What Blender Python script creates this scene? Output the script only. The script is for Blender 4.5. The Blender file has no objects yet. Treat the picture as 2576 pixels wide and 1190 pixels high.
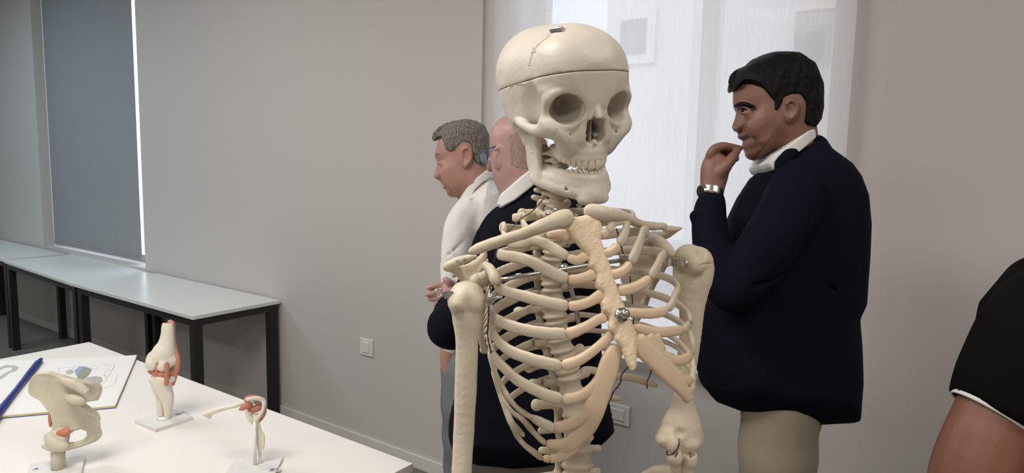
import bpy, bmesh, math, random
import numpy as np
from mathutils import Vector, Matrix
from mathutils.bvhtree import BVHTree

random.seed(4)
W_PX, H_PX, F_PX = 2576, 1190, 1690.0
CX, CY = W_PX / 2, H_PX / 2
CAM = np.array([0.0, 0.0, 1.61])
# rows: world axes expressed in (right, down, forward) camera axes
R = np.array([[0.81669993, 0.08164832, -0.57125719],
              [0.57669733, -0.08026543, 0.81300532],
              [0.02052832, -0.99342388, -0.11263914]])
u_, _s, v_ = np.linalg.svd(R)
R = u_ @ v_

# ------------------------------------------------------------------ camera, sky, sun, lights, exposure
sc = bpy.context.scene
COL = sc.collection
cd = bpy.data.cameras.new('camera')
cam = bpy.data.objects.new('camera', cd)
COL.objects.link(cam)
cd.sensor_width = 36.0
cd.lens = F_PX * 36.0 / W_PX
cd.clip_start = 0.02
M = Matrix.Identity(4)
for i in range(3):
    M[i][0] = R[i, 0]; M[i][1] = -R[i, 1]; M[i][2] = -R[i, 2]; M[i][3] = CAM[i]
cam.matrix_world = M
sc.camera = cam
sc.view_settings.view_transform = 'Standard'
sc.view_settings.look = 'None'
sc.view_settings.gamma = 1.0
sc.view_settings.use_curve_mapping = False
sc.view_settings.exposure = 0.06
sc.cycles.use_denoising = True
sc.cycles.max_bounces = 8
sc.cycles.transparent_max_bounces = 12

world = bpy.data.worlds.new('sky')
sc.world = world
world.use_nodes = True
nt = world.node_tree
bg = nt.nodes['Background']
bg.inputs['Color'].default_value = (0.85, 0.88, 1.0, 1)
bg.inputs['Strength'].default_value = 3.4

def sun_light(rot, energy):
    l = bpy.data.lights.new('sun', 'SUN'); l.energy = energy; l.angle = math.radians(1.0)
    o = bpy.data.objects.new('sun', l); COL.objects.link(o)
    o.rotation_euler = rot
# the sun stands behind the room and lights the houses outside
sun_light((math.radians(48), 0, math.radians(-20)), 3.0)

def ceiling_lamp(x, y, sx, sy, e, color=(1.0, 0.945, 0.87)):
    l = bpy.data.lights.new('ceiling_lamp', 'AREA'); l.shape = 'RECTANGLE'
    l.size = sx; l.size_y = sy; l.energy = e * 1.18; l.color = color
    o = bpy.data.objects.new('ceiling_lamp', l); COL.objects.link(o)
    o.location = (x, y, 3.18)
LAMPS = [(-1.5, 0.0, 1.2, 0.6, 29), (-3.6, 0.6, 1.2, 0.6, 17), (1.2, 0.6, 1.2, 0.6, 15), (-1.6, -2.2, 1.2, 0.6, 24), (0.8, -2.2, 1.2, 0.6, 24), (-6.2, 0.6, 1.2, 0.6, 34)]
for i, a in enumerate(LAMPS):
    ceiling_lamp(*a, color=(0.60, 0.84, 1.0) if i == 5 else ((0.95, 0.97, 1.0) if i == 1 else (1.0, 0.955, 0.89)))  # last lamp: added blue fill standing in for window daylight; second one cooled likewise

# ------------------------------------------------------------------ geometry of the view (used to take true positions)
def cray(px, py):
    return np.array([(px - CX) / F_PX, (py - CY) / F_PX, 1.0])
def U(px, py, d):                       # a point at a real distance d in front of the camera
    return CAM + R @ (cray(px, py) * d)
def onZ(px, py, z):
    r = R @ cray(px, py); return CAM + r * ((z - CAM[2]) / r[2])
def onY(px, py, y):
    r = R @ cray(px, py); return CAM + r * ((y - CAM[1]) / r[1])
def proj(P):
    c = R.T @ (np.asarray(P) - CAM); return (CX + F_PX * c[0] / c[2], CY + F_PX * c[1] / c[2], c[2])
def C(px, py, d):                       # the same point in camera axes
    return cray(px, py) * d

# ------------------------------------------------------------------ materials
def srgb(r, g, b):
    f = lambda c: (c / 255 / 12.92) if c / 255 <= 0.04045 else ((c / 255 + 0.055) / 1.055) ** 2.4
    return (f(r), f(g), f(b), 1)
def mat(name, col, rough=0.6, metal=0.0, bump=0.0, bscale=200.0, var=0.0, vscale=8.0, sss=0.0, sssr=0.01, trans=0.0, spec=0.5, sheen=0.0, col2=None, detail=3.0):
    m = bpy.data.materials.new(name); m.use_nodes = True
    n = m.node_tree; b = n.nodes['Principled BSDF']
    b.inputs['Base Color'].default_value = col
    b.inputs['Roughness'].default_value = rough
    b.inputs['Metallic'].default_value = metal
    b.inputs['Specular IOR Level'].default_value = spec
    if sss:
        b.inputs['Subsurface Weight'].default_value = sss
        b.inputs['Subsurface Radius'].default_value = (1.0, 0.55, 0.3)
        b.inputs['Subsurface Scale'].default_value = sssr
    if trans:
        b.inputs['Transmission Weight'].default_value = trans
    if sheen:
        b.inputs['Sheen Weight'].default_value = sheen
    tc = n.nodes.new('ShaderNodeTexCoord')
    if var or col2:
        ns = n.nodes.new('ShaderNodeTexNoise'); ns.inputs['Scale'].default_value = vscale; ns.inputs['Detail'].default_value = detail
        n.links.new(tc.outputs['Object'], ns.inputs['Vector'])
        rp = n.nodes.new('ShaderNodeValToRGB')
        c2 = col2 if col2 else tuple(c * (1 - var) for c in col[:3]) + (1,)
        rp.color_ramp.elements[0].position = 0.35; rp.color_ramp.elements[1].position = 0.65
        rp.color_ramp.elements[0].color = c2; rp.color_ramp.elements[1].color = col
        n.links.new(ns.outputs['Fac'], rp.inputs['Fac']); n.links.new(rp.outputs['Color'], b.inputs['Base Color'])
    if bump:
        nb = n.nodes.new('ShaderNodeTexNoise'); nb.inputs['Scale'].default_value = bscale; nb.inputs['Detail'].default_value = 4
        n.links.new(tc.outputs['Object'], nb.inputs['Vector'])
        bp = n.nodes.new('ShaderNodeBump'); bp.inputs['Strength'].default_value = bump; bp.inputs['Distance'].default_value = 0.002
        n.links.new(nb.outputs['Fac'], bp.inputs['Height']); n.links.new(bp.outputs['Normal'], b.inputs['Normal'])
    return m

MT = {}
MT['wall'] = mat('painted_wall', (0.565, 0.53, 0.505, 1), 0.85, bump=0.15, bscale=500)
MT['white_wall'] = mat('white_paint', (0.74, 0.72, 0.69, 1), 0.7)
MT['floor'] = mat('vinyl_floor', (0.16, 0.15, 0.13, 1), 0.45, var=0.15, vscale=30)
MT['ceil'] = mat('ceiling_paint', (0.78, 0.77, 0.75, 1), 0.9)
MT['board'] = mat('white_laminate', (0.84, 0.80, 0.76, 1), 0.35, bump=0.05, bscale=900)
MT['bench'] = mat('pale_laminate', (0.74, 0.74, 0.71, 1), 0.28, bump=0.05, bscale=900)
MT['edge'] = mat('white_edging', (0.68, 0.66, 0.63, 1), 0.4)
MT['black_metal'] = mat('black_powder_coat', (0.012, 0.011, 0.012, 1), 0.4)
MT['switch'] = mat('white_plastic', (0.74, 0.72, 0.69, 1), 0.3)
MT['steel'] = mat('polished_steel', (0.62, 0.60, 0.57, 1), 0.22, metal=1.0)
MT['wire'] = mat('dark_wire', (0.10, 0.09, 0.075, 1), 0.4, metal=0.8)
MT['bone'] = mat('ivory_plastic_bone', (0.68, 0.585, 0.45, 1), 0.42, bump=0.25, bscale=260, var=0.08, vscale=14, spec=0.4)
MT['skull'] = mat('ivory_skull_plastic', (0.69, 0.62, 0.535, 1), 0.42, bump=0.16, bscale=170, var=0.06, vscale=10, spec=0.45)
MT['tooth'] = mat('tooth_plastic', (0.74, 0.68, 0.54, 1), 0.25, var=0.08, vscale=300, spec=0.6)
MT['cart'] = mat('amber_cartilage', (0.78, 0.60, 0.425, 1), 0.38, sss=0.25, sssr=0.008, bump=0.1, bscale=200, spec=0.45)
MT['breast'] = mat('warm_ivory_bone', (0.84, 0.66, 0.46, 1), 0.45, bump=0.4, bscale=320, var=0.06, vscale=18, spec=0.4)
MT['disc'] = mat('tan_disc', (0.46, 0.36, 0.25, 1), 0.5, var=0.1, vscale=80)
MT['suture'] = mat('brown_suture', (0.22, 0.18, 0.13, 1), 0.7)
MT['gumline'] = mat('bronze_line', (0.30, 0.24, 0.16, 1), 0.5)
MT['dark'] = mat('dark_recess', (0.03, 0.025, 0.02, 1), 0.8)

# ------------------------------------------------------------------ object helpers
def uid_root(p):
    while p.parent is not None:
        p = p.parent
    return p
def link_mesh(name, me, m, parent=None, smooth=True):
    o = bpy.data.objects.new(name, me); COL.objects.link(o)
    if m is not None and len(me.materials) == 0:
        me.materials.append(m)
    if smooth:
        me.polygons.foreach_set('use_smooth', [True] * len(me.polygons))
    if parent is not None:
        o.parent = parent
    return o
def base_of(parent):
    return np.array(uid_root(parent).location) if parent is not None else np.zeros(3)
def obj(name, V, Fc, m, parent=None, smooth=True, fix=True, origin=None):
    """V in world coordinates; stored relative to the thing's base."""
    V = np.asarray(V, dtype=float)
    if parent is not None:
        base = base_of(parent)
    else:
        base = np.array(origin) if origin is not None else np.array([V[:, 0].mean(), V[:, 1].mean(), V[:, 2].min()])
    me = bpy.data.meshes.new(name)
    me.from_pydata((V - base).tolist(), [], [list(map(int, f)) for f in Fc])
    if fix:
        bm = bmesh.new(); bm.from_mesh(me); bmesh.ops.recalc_face_normals(bm, faces=bm.faces); bm.to_mesh(me); bm.free()
    me.update()
    o = link_mesh(name, me, m, parent, smooth)
    if parent is None:
        o.location = base
    return o
def thing(name, label, cat, loc, group=None):
    o = bpy.data.objects.new(name, None); COL.objects.link(o)
    o.empty_display_size = 0.05
    o.location = loc; o['label'] = label; o['category'] = cat
    if group: o['group'] = group
    return o
def tag(o, label, cat, group=None):
    o['label'] = label; o['category'] = cat
    if group: o['group'] = group
    return o
def struct(o):
    o['kind'] = 'structure'; return o

class G:
    """collects shapes in world coordinates"""
    def __init__(s): s.V = []; s.F = []
    def add(s, V, Fc):
        k = len(s.V); s.V += [tuple(v) for v in V]; s.F += [tuple(i + k for i in f) for f in Fc]; return s
    def box(s, lo, hi, bev=0.0):
        lo = np.array(lo, float); hi = np.array(hi, float)
        if bev > 0:
            bm = bmesh.new(); bmesh.ops.create_cube(bm, size=1.0)
            for v in bm.verts:
                v.co = Vector([(lo[i] + hi[i]) / 2 + v.co[i] * (hi[i] - lo[i]) for i in range(3)])
            bmesh.ops.bevel(bm, geom=bm.edges[:], offset=bev, segments=2, affect='EDGES', profile=0.5)
            bm.verts.index_update()
            s.add([tuple(v.co) for v in bm.verts], [tuple(v.index for v in f.verts) for f in bm.faces]); bm.free(); return s
        V = [(x, y, z) for x in (lo[0], hi[0]) for y in (lo[1], hi[1]) for z in (lo[2], hi[2])]
        return s.add(V, [(0, 1, 3, 2), (4, 6, 7, 5), (0, 4, 5, 1), (2, 3, 7, 6), (0, 2, 6, 4), (1, 5, 7, 3)])
    def prism(s, poly, off):
        """poly: list of 3D points; off: extrusion vector"""
        n = len(poly); poly = [np.array(p, float) for p in poly]; off = np.array(off, float)
        V = poly + [p + off for p in poly]
        Fc = [tuple(range(n)), tuple(range(2 * n - 1, n - 1, -1))] + [(i, (i + 1) % n, n + (i + 1) % n, n + i) for i in range(n)]
        return s.add(V, Fc)
    def tube(s, pts, r, seg=10, caps=True):
        pts = [np.array(p, float) for p in pts]; n = len(pts)
        rr = r if hasattr(r, '__len__') else [r] * n
        T = [pts[min(i + 1, n - 1)] - pts[max(i - 1, 0)] for i in range(n)]
        T = [t / (np.linalg.norm(t) + 1e-12) for t in T]
        a = np.array([0, 0, 1.0]) if abs(T[0][2]) < 0.9 else np.array([1.0, 0, 0])
        V = []
        nrm = np.cross(T[0], a); nrm /= np.linalg.norm(nrm)
        for i in range(n):
            nrm = nrm - T[i] * nrm.dot(T[i]); nrm /= np.linalg.norm(nrm)
            b = np.cross(T[i], nrm)
            for k in range(seg):
                an = 2 * math.pi * k / seg
                V.append(pts[i] + (nrm * math.cos(an) + b * math.sin(an)) * rr[i])
        Fc = [(i * seg + k, i * seg + (k + 1) % seg, (i + 1) * seg + (k + 1) % seg, (i + 1) * seg + k) for i in range(n - 1) for k in range(seg)]
        if caps:
            Fc += [tuple(range(seg - 1, -1, -1)), tuple((n - 1) * seg + k for k in range(seg))]
        return s.add(V, Fc)
    def ball(s, c, r, seg=12, rings=8, ax=None):
        c = np.array(c, float); r = np.array(r if hasattr(r, '__len__') else [r] * 3, float)
        A = np.eye(3) if ax is None else np.array(ax)
        V = [c + A.T @ (np.array([0, 0, 1]) * r)]
        for i in range(1, rings):
            th = math.pi * i / rings
            for k in range(seg):
                ph = 2 * math.pi * k / seg
                V.append(c + A.T @ (np.array([math.sin(th) * math.cos(ph), math.sin(th) * math.sin(ph), math.cos(th)]) * r))
        V.append(c - A.T @ (np.array([0, 0, 1]) * r))
        Fc = [(0, 1 + (k + 1) % seg, 1 + k) for k in range(seg)]
        for i in range(rings - 2):
            for k in range(seg):
                a = 1 + i * seg; Fc.append((a + k, a + (k + 1) % seg, a + seg + (k + 1) % seg, a + seg + k))
        L = len(V) - 1; a = 1 + (rings - 2) * seg
        Fc += [(a + k, a + (k + 1) % seg, L) for k in range(seg)]
        return s.add(V, Fc)
    def build(s, name, m, parent=None, smooth=False, origin=None):
        return obj(name, s.V, s.F, m, parent, smooth, True, origin)

def smoothpts(P, n=6, closed=False):
    """Catmull-Rom through points (any dimension)"""
    P = [np.array(p, float) for p in P]; out = []
    N = len(P)
    rng = N if closed else N - 1
    for i in range(rng):
        p0 = P[(i - 1) % N] if closed or i > 0 else 2 * P[0] - P[1]
        p1 = P[i]; p2 = P[(i + 1) % N]
        p3 = P[(i + 2) % N] if closed or i + 2 < N else 2 * P[-1] - P[-2]
        for k in range(n):
            t = k / n
            out.append(0.5 * ((2 * p1) + (-p0 + p2) * t + (2 * p0 - 5 * p1 + 4 * p2 - p3) * t * t + (-p0 + 3 * p1 - 3 * p2 + p3) * t ** 3))
    if not closed: out.append(P[-1])
    return out

# ------------------------------------------------------------------ sculpting on a grid (signed distances, meshed at the end)
class Vox:
    def __init__(s, lo, hi, h):
        s.lo = np.array(lo, float); s.h = h
        s.n = np.maximum(np.ceil((np.array(hi, float) - s.lo) / h).astype(int) + 1, 3)
        s.ax = [(s.lo[i] + h * np.arange(s.n[i])).astype(np.float32) for i in range(3)]
        s.F = np.full(tuple(s.n), 1.0, np.float32)
    def reg(s, lo, hi):
        a = [max(0, int(math.floor((lo[i] - s.lo[i]) / s.h))) for i in range(3)]
        b = [min(int(s.n[i]), int(math.ceil((hi[i] - s.lo[i]) / s.h)) + 1) for i in range(3)]
        if any(b[i] <= a[i] for i in range(3)): return None, None
        sl = tuple(slice(a[i], b[i]) for i in range(3))
        g = (s.ax[0][sl[0]][:, None, None], s.ax[1][sl[1]][None, :, None], s.ax[2][sl[2]][None, None, :])
        return sl, g
    def comb(s, sl, D, mode, k):
        A = s.F[sl]
        if mode == '+':
            if k > 0:
                hh = np.maximum(k - np.abs(A - D), 0) / k
                s.F[sl] = np.minimum(A, D) - hh * hh * k * 0.25
            else: s.F[sl] = np.minimum(A, D)
        elif mode == '-':
            D = -D
            if k > 0:
                hh = np.maximum(k - np.abs(A - D), 0) / k
                s.F[sl] = np.maximum(A, D) + hh * hh * k * 0.25
            else: s.F[sl] = np.maximum(A, D)
        else:
            s.F[sl] = np.maximum(A, D)
    def ell(s, c, r, mode='+', k=0.004, rot=None):
        c = np.array(c, float); r = np.array(r if hasattr(r, '__len__') else [r] * 3, float)
        m = (r.max() if rot is not None else r) + 2.5 * k + 4 * s.h
        sl, g = s.reg(c - m, c + m)
        if sl is None: return s
        d = [g[i] - np.float32(c[i]) for i in range(3)]
        if rot is not None:
            Q = np.array(rot.to_matrix() if hasattr(rot, 'to_matrix') else rot, float).T
            d = [Q[i, 0] * d[0] + Q[i, 1] * d[1] + Q[i, 2] * d[2] for i in range(3)]
        k0 = np.sqrt((d[0] / r[0]) ** 2 + (d[1] / r[1]) ** 2 + (d[2] / r[2]) ** 2)
        k1 = np.sqrt((d[0] / r[0] ** 2) ** 2 + (d[1] / r[1] ** 2) ** 2 + (d[2] / r[2] ** 2) ** 2) + 1e-6
        s.comb(sl, (k0 * (k0 - 1) / k1).astype(np.float32), mode, k); return s
    def cone(s, a, b, ra, rb, mode='+', k=0.004, flat=None, q=1.0):
        a = np.array(a, float); b = np.array(b, float)
        m = max(ra, rb) * max(q, 1) + k + 3 * s.h
        sl, g = s.reg(np.minimum(a, b) - m, np.maximum(a, b) + m)
        if sl is None: return s
        d = [g[i] - np.float32(a[i]) for i in range(3)]
        ab = b - a; L2 = ab.dot(ab) + 1e-12
        t = np.clip((d[0] * ab[0] + d[1] * ab[1] + d[2] * ab[2]) / L2, 0, 1)
        e = [d[i] - t * ab[i] for i in range(3)]
        if flat is not None:
            n = np.array(flat, float); n /= np.linalg.norm(n)
            w = e[0] * n[0] + e[1] * n[1] + e[2] * n[2]
            e = [e[i] + w * n[i] * (1 / q - 1) for i in range(3)]
        D = np.sqrt(e[0] ** 2 + e[1] ** 2 + e[2] ** 2) - (ra + (rb - ra) * t)
        if flat is not None and q < 1: D = D * max(q, 0.45)
        s.comb(sl, D.astype(np.float32), mode, k); return s
    def chain(s, pts, rs, mode='+', k=0.004, flat=None, q=1.0, sm=0):
        P = [np.append(np.array(p, float), (rs[i] if hasattr(rs, '__len__') else rs)) for i, p in enumerate(pts)]
        if sm: P = smoothpts(P, sm)
        for i in range(len(P) - 1):
            s.cone(P[i][:3], P[i + 1][:3], P[i][3], P[i + 1][3], mode, k if i == 0 else min(k, 0.5 * P[i][3]) if mode == '+' else 0, flat, q)
        return s
    def box(s, c, hf, r=0.0, mode='+', k=0.0, rot=None):
        c = np.array(c, float); hf = np.array(hf, float)
        m = (np.linalg.norm(hf) if rot is not None else hf) + k + 3 * s.h
        sl, g = s.reg(c - m, c + m)
        if sl is None: return s
        d = [g[i] - np.float32(c[i]) for i in range(3)]
        if rot is not None:
            Q = np.array(rot.to_matrix() if hasattr(rot, 'to_matrix') else rot, float).T
            d = [Q[i, 0] * d[0] + Q[i, 1] * d[1] + Q[i, 2] * d[2] for i in range(3)]
        qd = [np.abs(d[i]) - (hf[i] - r) for i in range(3)]
        D = np.sqrt(sum(np.maximum(x, 0) ** 2 for x in qd)) + np.minimum(np.maximum(np.maximum(qd[0], qd[1]), qd[2]), 0) - r
        s.comb(sl, D.astype(np.float32) + np.zeros(tuple(x.stop - x.start for x in sl), np.float32), mode, k); return s
    def half(s, c, n, keep=-1):
        """keep the side where (p-c).n < 0"""
        n = np.array(n, float); n /= np.linalg.norm(n); c = np.array(c, float)
        D = n[0] * (s.ax[0][:, None, None] - c[0]) + n[1] * (s.ax[1][None, :, None] - c[1]) + n[2] * (s.ax[2][None, None, :] - c[2])
        s.F = np.maximum(s.F, D.astype(np.float32)); return s
    def noise(s, amp, scale, seed=0, stretch=(1, 1, 1)):
        """adds smooth bumps to the surface"""
        rng = np.random.RandomState(seed)
        X = s.ax[0][:, None, None]; Y = s.ax[1][None, :, None]; Z = s.ax[2][None, None, :]
        tot = 0
        for i in range(7):
            w = rng.randn(3) * scale / np.array(stretch); ph = rng.rand() * 6.28
            tot = tot + np.sin(X * w[0] + Y * w[1] + Z * w[2] + ph)
        s.F += (amp * tot / 7).astype(np.float32); return s
    def mesh(s):
        Fv = s.F.copy(); Fv[0] = Fv[-1] = 1; Fv[:, 0] = Fv[:, -1] = 1; Fv[:, :, 0] = Fv[:, :, -1] = 1
        S = Fv < 0
        nx, ny, nz = Fv.shape
        cnt = np.zeros((nx - 1, ny - 1, nz - 1), np.int8)
        for a in (0, 1):
            for b in (0, 1):
                for c in (0, 1):
                    cnt += S[a:nx - 1 + a, b:ny - 1 + b, c:nz - 1 + c]
        act = (cnt > 0) & (cnt < 8)
        I, J, K = np.nonzero(act)
        idx = np.full(act.shape, -1, np.int64); idx[I, J, K] = np.arange(len(I))
        acc = np.zeros((len(I), 3)); num = np.zeros(len(I))
        corners = [(a, b, c) for a in (0, 1) for b in (0, 1) for c in (0, 1)]
        val = {c: Fv[I + c[0], J + c[1], K + c[2]].astype(float) for c in corners}
        for c in corners:
            for ax in range(3):
                if c[ax] == 0:
                    d = list(c); d[ax] = 1; d = tuple(d)
                    f0, f1 = val[c], val[d]
                    m = (f0 < 0) != (f1 < 0)
                    t = np.where(m, f0 / np.where(f0 == f1, 1, f0 - f1), 0)
                    for q in range(3):
                        acc[:, q] += np.where(m, c[q] + (t if q == ax else 0), 0)
                    num += m
        P = acc / np.maximum(num, 1)[:, None]
        V = s.lo + s.h * (P + np.stack([I, J, K], 1))
        Q = []
        def quads(A, fn):
            ii, jj, kk = np.nonzero(A)
            return ii, jj, kk
        # x edges
        E = S[:-1, 1:-1, 1:-1] != S[1:, 1:-1, 1:-1]; i, j, k = np.nonzero(E); j = j + 1; k = k + 1
        q = np.stack([idx[i, j - 1, k - 1], idx[i, j, k - 1], idx[i, j, k], idx[i, j - 1, k]], 1); fl = ~S[i, j, k]; q[fl] = q[fl][:, ::-1]; Q.append(q)
        E = S[1:-1, :-1, 1:-1] != S[1:-1, 1:, 1:-1]; i, j, k = np.nonzero(E); i = i + 1; k = k + 1
        q = np.stack([idx[i - 1, j, k - 1], idx[i - 1, j, k], idx[i, j, k], idx[i, j, k - 1]], 1); fl = ~S[i, j, k]; q[fl] = q[fl][:, ::-1]; Q.append(q)
        E = S[1:-1, 1:-1, :-1] != S[1:-1, 1:-1, 1:]; i, j, k = np.nonzero(E); i = i + 1; j = j + 1
        q = np.stack([idx[i - 1, j - 1, k], idx[i, j - 1, k], idx[i, j, k], idx[i - 1, j, k]], 1); fl = ~S[i, j, k]; q[fl] = q[fl][:, ::-1]; Q.append(q)
        return V, np.concatenate(Q)

def relax(V, Q, it=1, lam=0.5):
    for _ in range(it):
        acc = np.zeros_like(V); n = np.zeros(len(V))
        for a in range(4):
            b = (a + 1) % 4
            np.add.at(acc, Q[:, a], V[Q[:, b]]); np.add.at(n, Q[:, a], 1)
            np.add.at(acc, Q[:, b], V[Q[:, a]]); np.add.at(n, Q[:, b], 1)
        V = V + lam * (acc / np.maximum(n, 1)[:, None] - V)
    return V
def quad_mesh(name, V, Q, base):
    me = bpy.data.meshes.new(name)
    nv, nf = len(V), len(Q)
    me.vertices.add(nv); me.vertices.foreach_set('co', (V - base).astype(np.float32).ravel())
    me.loops.add(nf * 4); me.loops.foreach_set('vertex_index', Q.astype(np.int32).ravel())
    me.polygons.add(nf); me.polygons.foreach_set('loop_start', np.arange(0, nf * 4, 4, dtype=np.int32))
    me.update(calc_edges=True); me.validate()
    return me
class Frame:
    """an origin and three axes; to(V) takes local points to world"""
    def __init__(s, o, ax): s.o = np.array(o, float); s.A = np.array(ax, float)   # rows = axes
    def to(s, V): return s.o + np.asarray(V, float) @ s.A
    def loc(s, P): return s.A @ (np.asarray(P, float) - s.o)
    @property
    def det(s): return np.linalg.det(s.A)
CAMF = Frame(CAM, R.T)
def vobj(name, vox, fr, m, parent=None, it=1, want=False):
    V, Q = vox.mesh()
    if it: V = relax(V, Q, it)
    Wv = fr.to(V)
    if fr.det < 0: Q = Q[:, ::-1]
    base = base_of(parent) if parent is not None else np.array([Wv[:, 0].mean(), Wv[:, 1].mean(), Wv[:, 2].min()])
    me = quad_mesh(name, Wv, Q, base)
    o = link_mesh(name, me, m, parent)
    if parent is None: o.location = base
    if want: return o, BVHTree.FromPolygons(Wv.tolist(), Q.tolist())
    return o
def poly_sd(U_, V_, poly):
    """signed distance to a 2D polygon, positive inside"""
    P = np.array(poly, float); N = len(P)
    d2 = np.full(np.broadcast(U_, V_).shape, 1e9, np.float32); ins = np.zeros(d2.shape, bool)
    for i in range(N):
        a = P[i]; b = P[(i + 1) % N]; e = b - a
        w0 = U_ - a[0]; w1 = V_ - a[1]
        t = np.clip((w0 * e[0] + w1 * e[1]) / (e.dot(e) + 1e-12), 0, 1)
        d2 = np.minimum(d2, (w0 - t * e[0]) ** 2 + (w1 - t * e[1]) ** 2)
        c = (a[1] <= V_) != (b[1] <= V_)
        if abs(e[1]) > 1e-12:
            ins ^= c & (w0 < w1 * e[0] / e[1])
    return np.sqrt(d2) * np.where(ins, 1, -1)
def pillow(vox, poly, T, Rr, p=0.5, axis=2, off=0.0, mode='+', k=0.0, holes=(), tfun=None):
    """adds an inflated outline: thickness grows from 0 at the outline to T at depth Rr inside; poly in the two axes other than axis"""
    a, b = [i for i in range(3) if i != axis]
    A = vox.ax[a]; B = vox.ax[b]
    D = poly_sd(A[:, None], B[None, :], poly)
    for hpoly in holes: D = np.minimum(D, -poly_sd(A[:, None], B[None, :], hpoly))
    x = np.clip(D / Rr, 0, 1)
    sh = (1 - (1 - x) ** 2) ** p
    Th = T * sh
    if tfun is not None: Th = tfun(A[:, None], B[None, :], D, Th)
    o = off(A[:, None], B[None, :]) if callable(off) else off
    Th = np.where(D > 0, Th, D); 
    Th = np.broadcast_to(Th, D.shape); o = np.broadcast_to(o, D.shape)
    sh3 = [1, 1, 1]; sh3[axis] = -1
    N_ = vox.ax[axis].reshape(sh3)
    ex = lambda q: np.expand_dims(q, axis)
    Fd = (np.abs(N_ - ex(o)) - ex(Th)).astype(np.float32)
    vox.comb(tuple([slice(None)] * 3), Fd, mode, k)
    return vox
# ------------------------------------------------------------------ the room
YW = 2.48; CEIL = 3.2
XL, XR, YB = -8.6, 2.9, -4.2
BY1 = 2.565
W1 = (onY(138, 612, BY1)[0] - .004, -5.078, onY(138, 612, BY1)[2] - .022, 3.1)
W2 = (-1.74, -0.435, 0.80, 3.1)
g = G()
g.box((XL, YW, 0), (W1[0], YW + 0.28, CEIL)); g.box((W1[0], YW, 0), (W1[1], YW + 0.28, W1[2])); g.box((W1[0], YW, W1[3]), (W1[1], YW + 0.28, CEIL))
g.box((W1[1], YW, 0), (-1.93, YW + 0.28, CEIL))
g.box((-1.93, YW + 0.02, 0), (W2[0], YW + 0.28, CEIL)); g.box((W2[0], YW + 0.02, 0), (W2[1], YW + 0.28, W2[2])); g.box((W2[0], YW + 0.02, W2[3]), (W2[1], YW + 0.28, CEIL))
g.box((W2[1], YW + 0.02, 0), (XR, YW + 0.28, CEIL))
struct(g.build('wall_back', MT['wall']))
struct(G().box((XL - 0.2, YB, 0), (XL, YW, CEIL)).build('wall_left', MT['wall']))
struct(G().box((XR, YB, 0), (XR + 0.2, YW, CEIL)).build('wall_right', MT['wall']))
struct(G().box((XL, YB - 0.2, 0), (XR, YB, CEIL)).build('wall_front', MT['wall']))
struct(G().box((XL - 0.2, YB - 0.2, -0.1), (XR + 0.2, YW + 0.28, 0)).build('floor', MT['floor']))
struct(G().box((XL - 0.2, YB - 0.2, CEIL), (XR + 0.2, YW + 0.28, CEIL + 0.1)).build('ceiling', MT['ceil']))
struct(G().box((XL, YW - 0.012, 0), (-1.93, YW, 0.07), 0.002).build('baseboard_back', MT['edge']))

mw = bpy.data.materials.new('window_glass'); mw.use_nodes = True
n_ = mw.node_tree; n_.nodes.remove(n_.nodes['Principled BSDF'])
tr = n_.nodes.new('ShaderNodeBsdfTransparent'); tr.inputs['Color'].default_value = (0.9, 0.94, 0.95, 1)
gl = n_.nodes.new('ShaderNodeBsdfGlossy'); gl.inputs['Roughness'].default_value = 0.02
mx = n_.nodes.new('ShaderNodeMixShader'); mx.inputs[0].default_value = 0.06
n_.links.new(tr.outputs[0], mx.inputs[1]); n_.links.new(gl.outputs[0], mx.inputs[2]); n_.links.new(mx.outputs[0], n_.nodes['Material Output'].inputs[0])
MT['glass'] = mw
def window(nm, w, mull):
    g = G(); y0, y1 = YW + 0.16, YW + 0.21; t = 0.05
    g.box((w[0], y0, w[2]), (w[0] + t, y1, w[3])); g.box((w[1] - t, y0, w[2]), (w[1], y1, w[3]))
    g.box((w[0] + t, y0, w[2]), (w[1] - t, y1, w[2] + t)); g.box((w[0] + t, y0, w[3] - t), (w[1] - t, y1, w[3]))
    for x in mull: g.box((x - 0.035, y0, w[2] + t), (x + 0.035, y1, w[3] - t))
    o = struct(g.build(nm, MT['white_wall']))
    p = G().box((w[0] + t, y0 + 0.02, w[2] + t), (w[1] - t, y0 + 0.026, w[3] - t)).build('glass_pane', MT['glass'], o)
window('window_1', (W1[0], W1[1] + 0.06, W1[2], W1[3]), [])
window('window_2', W2, [-0.93])

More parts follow.
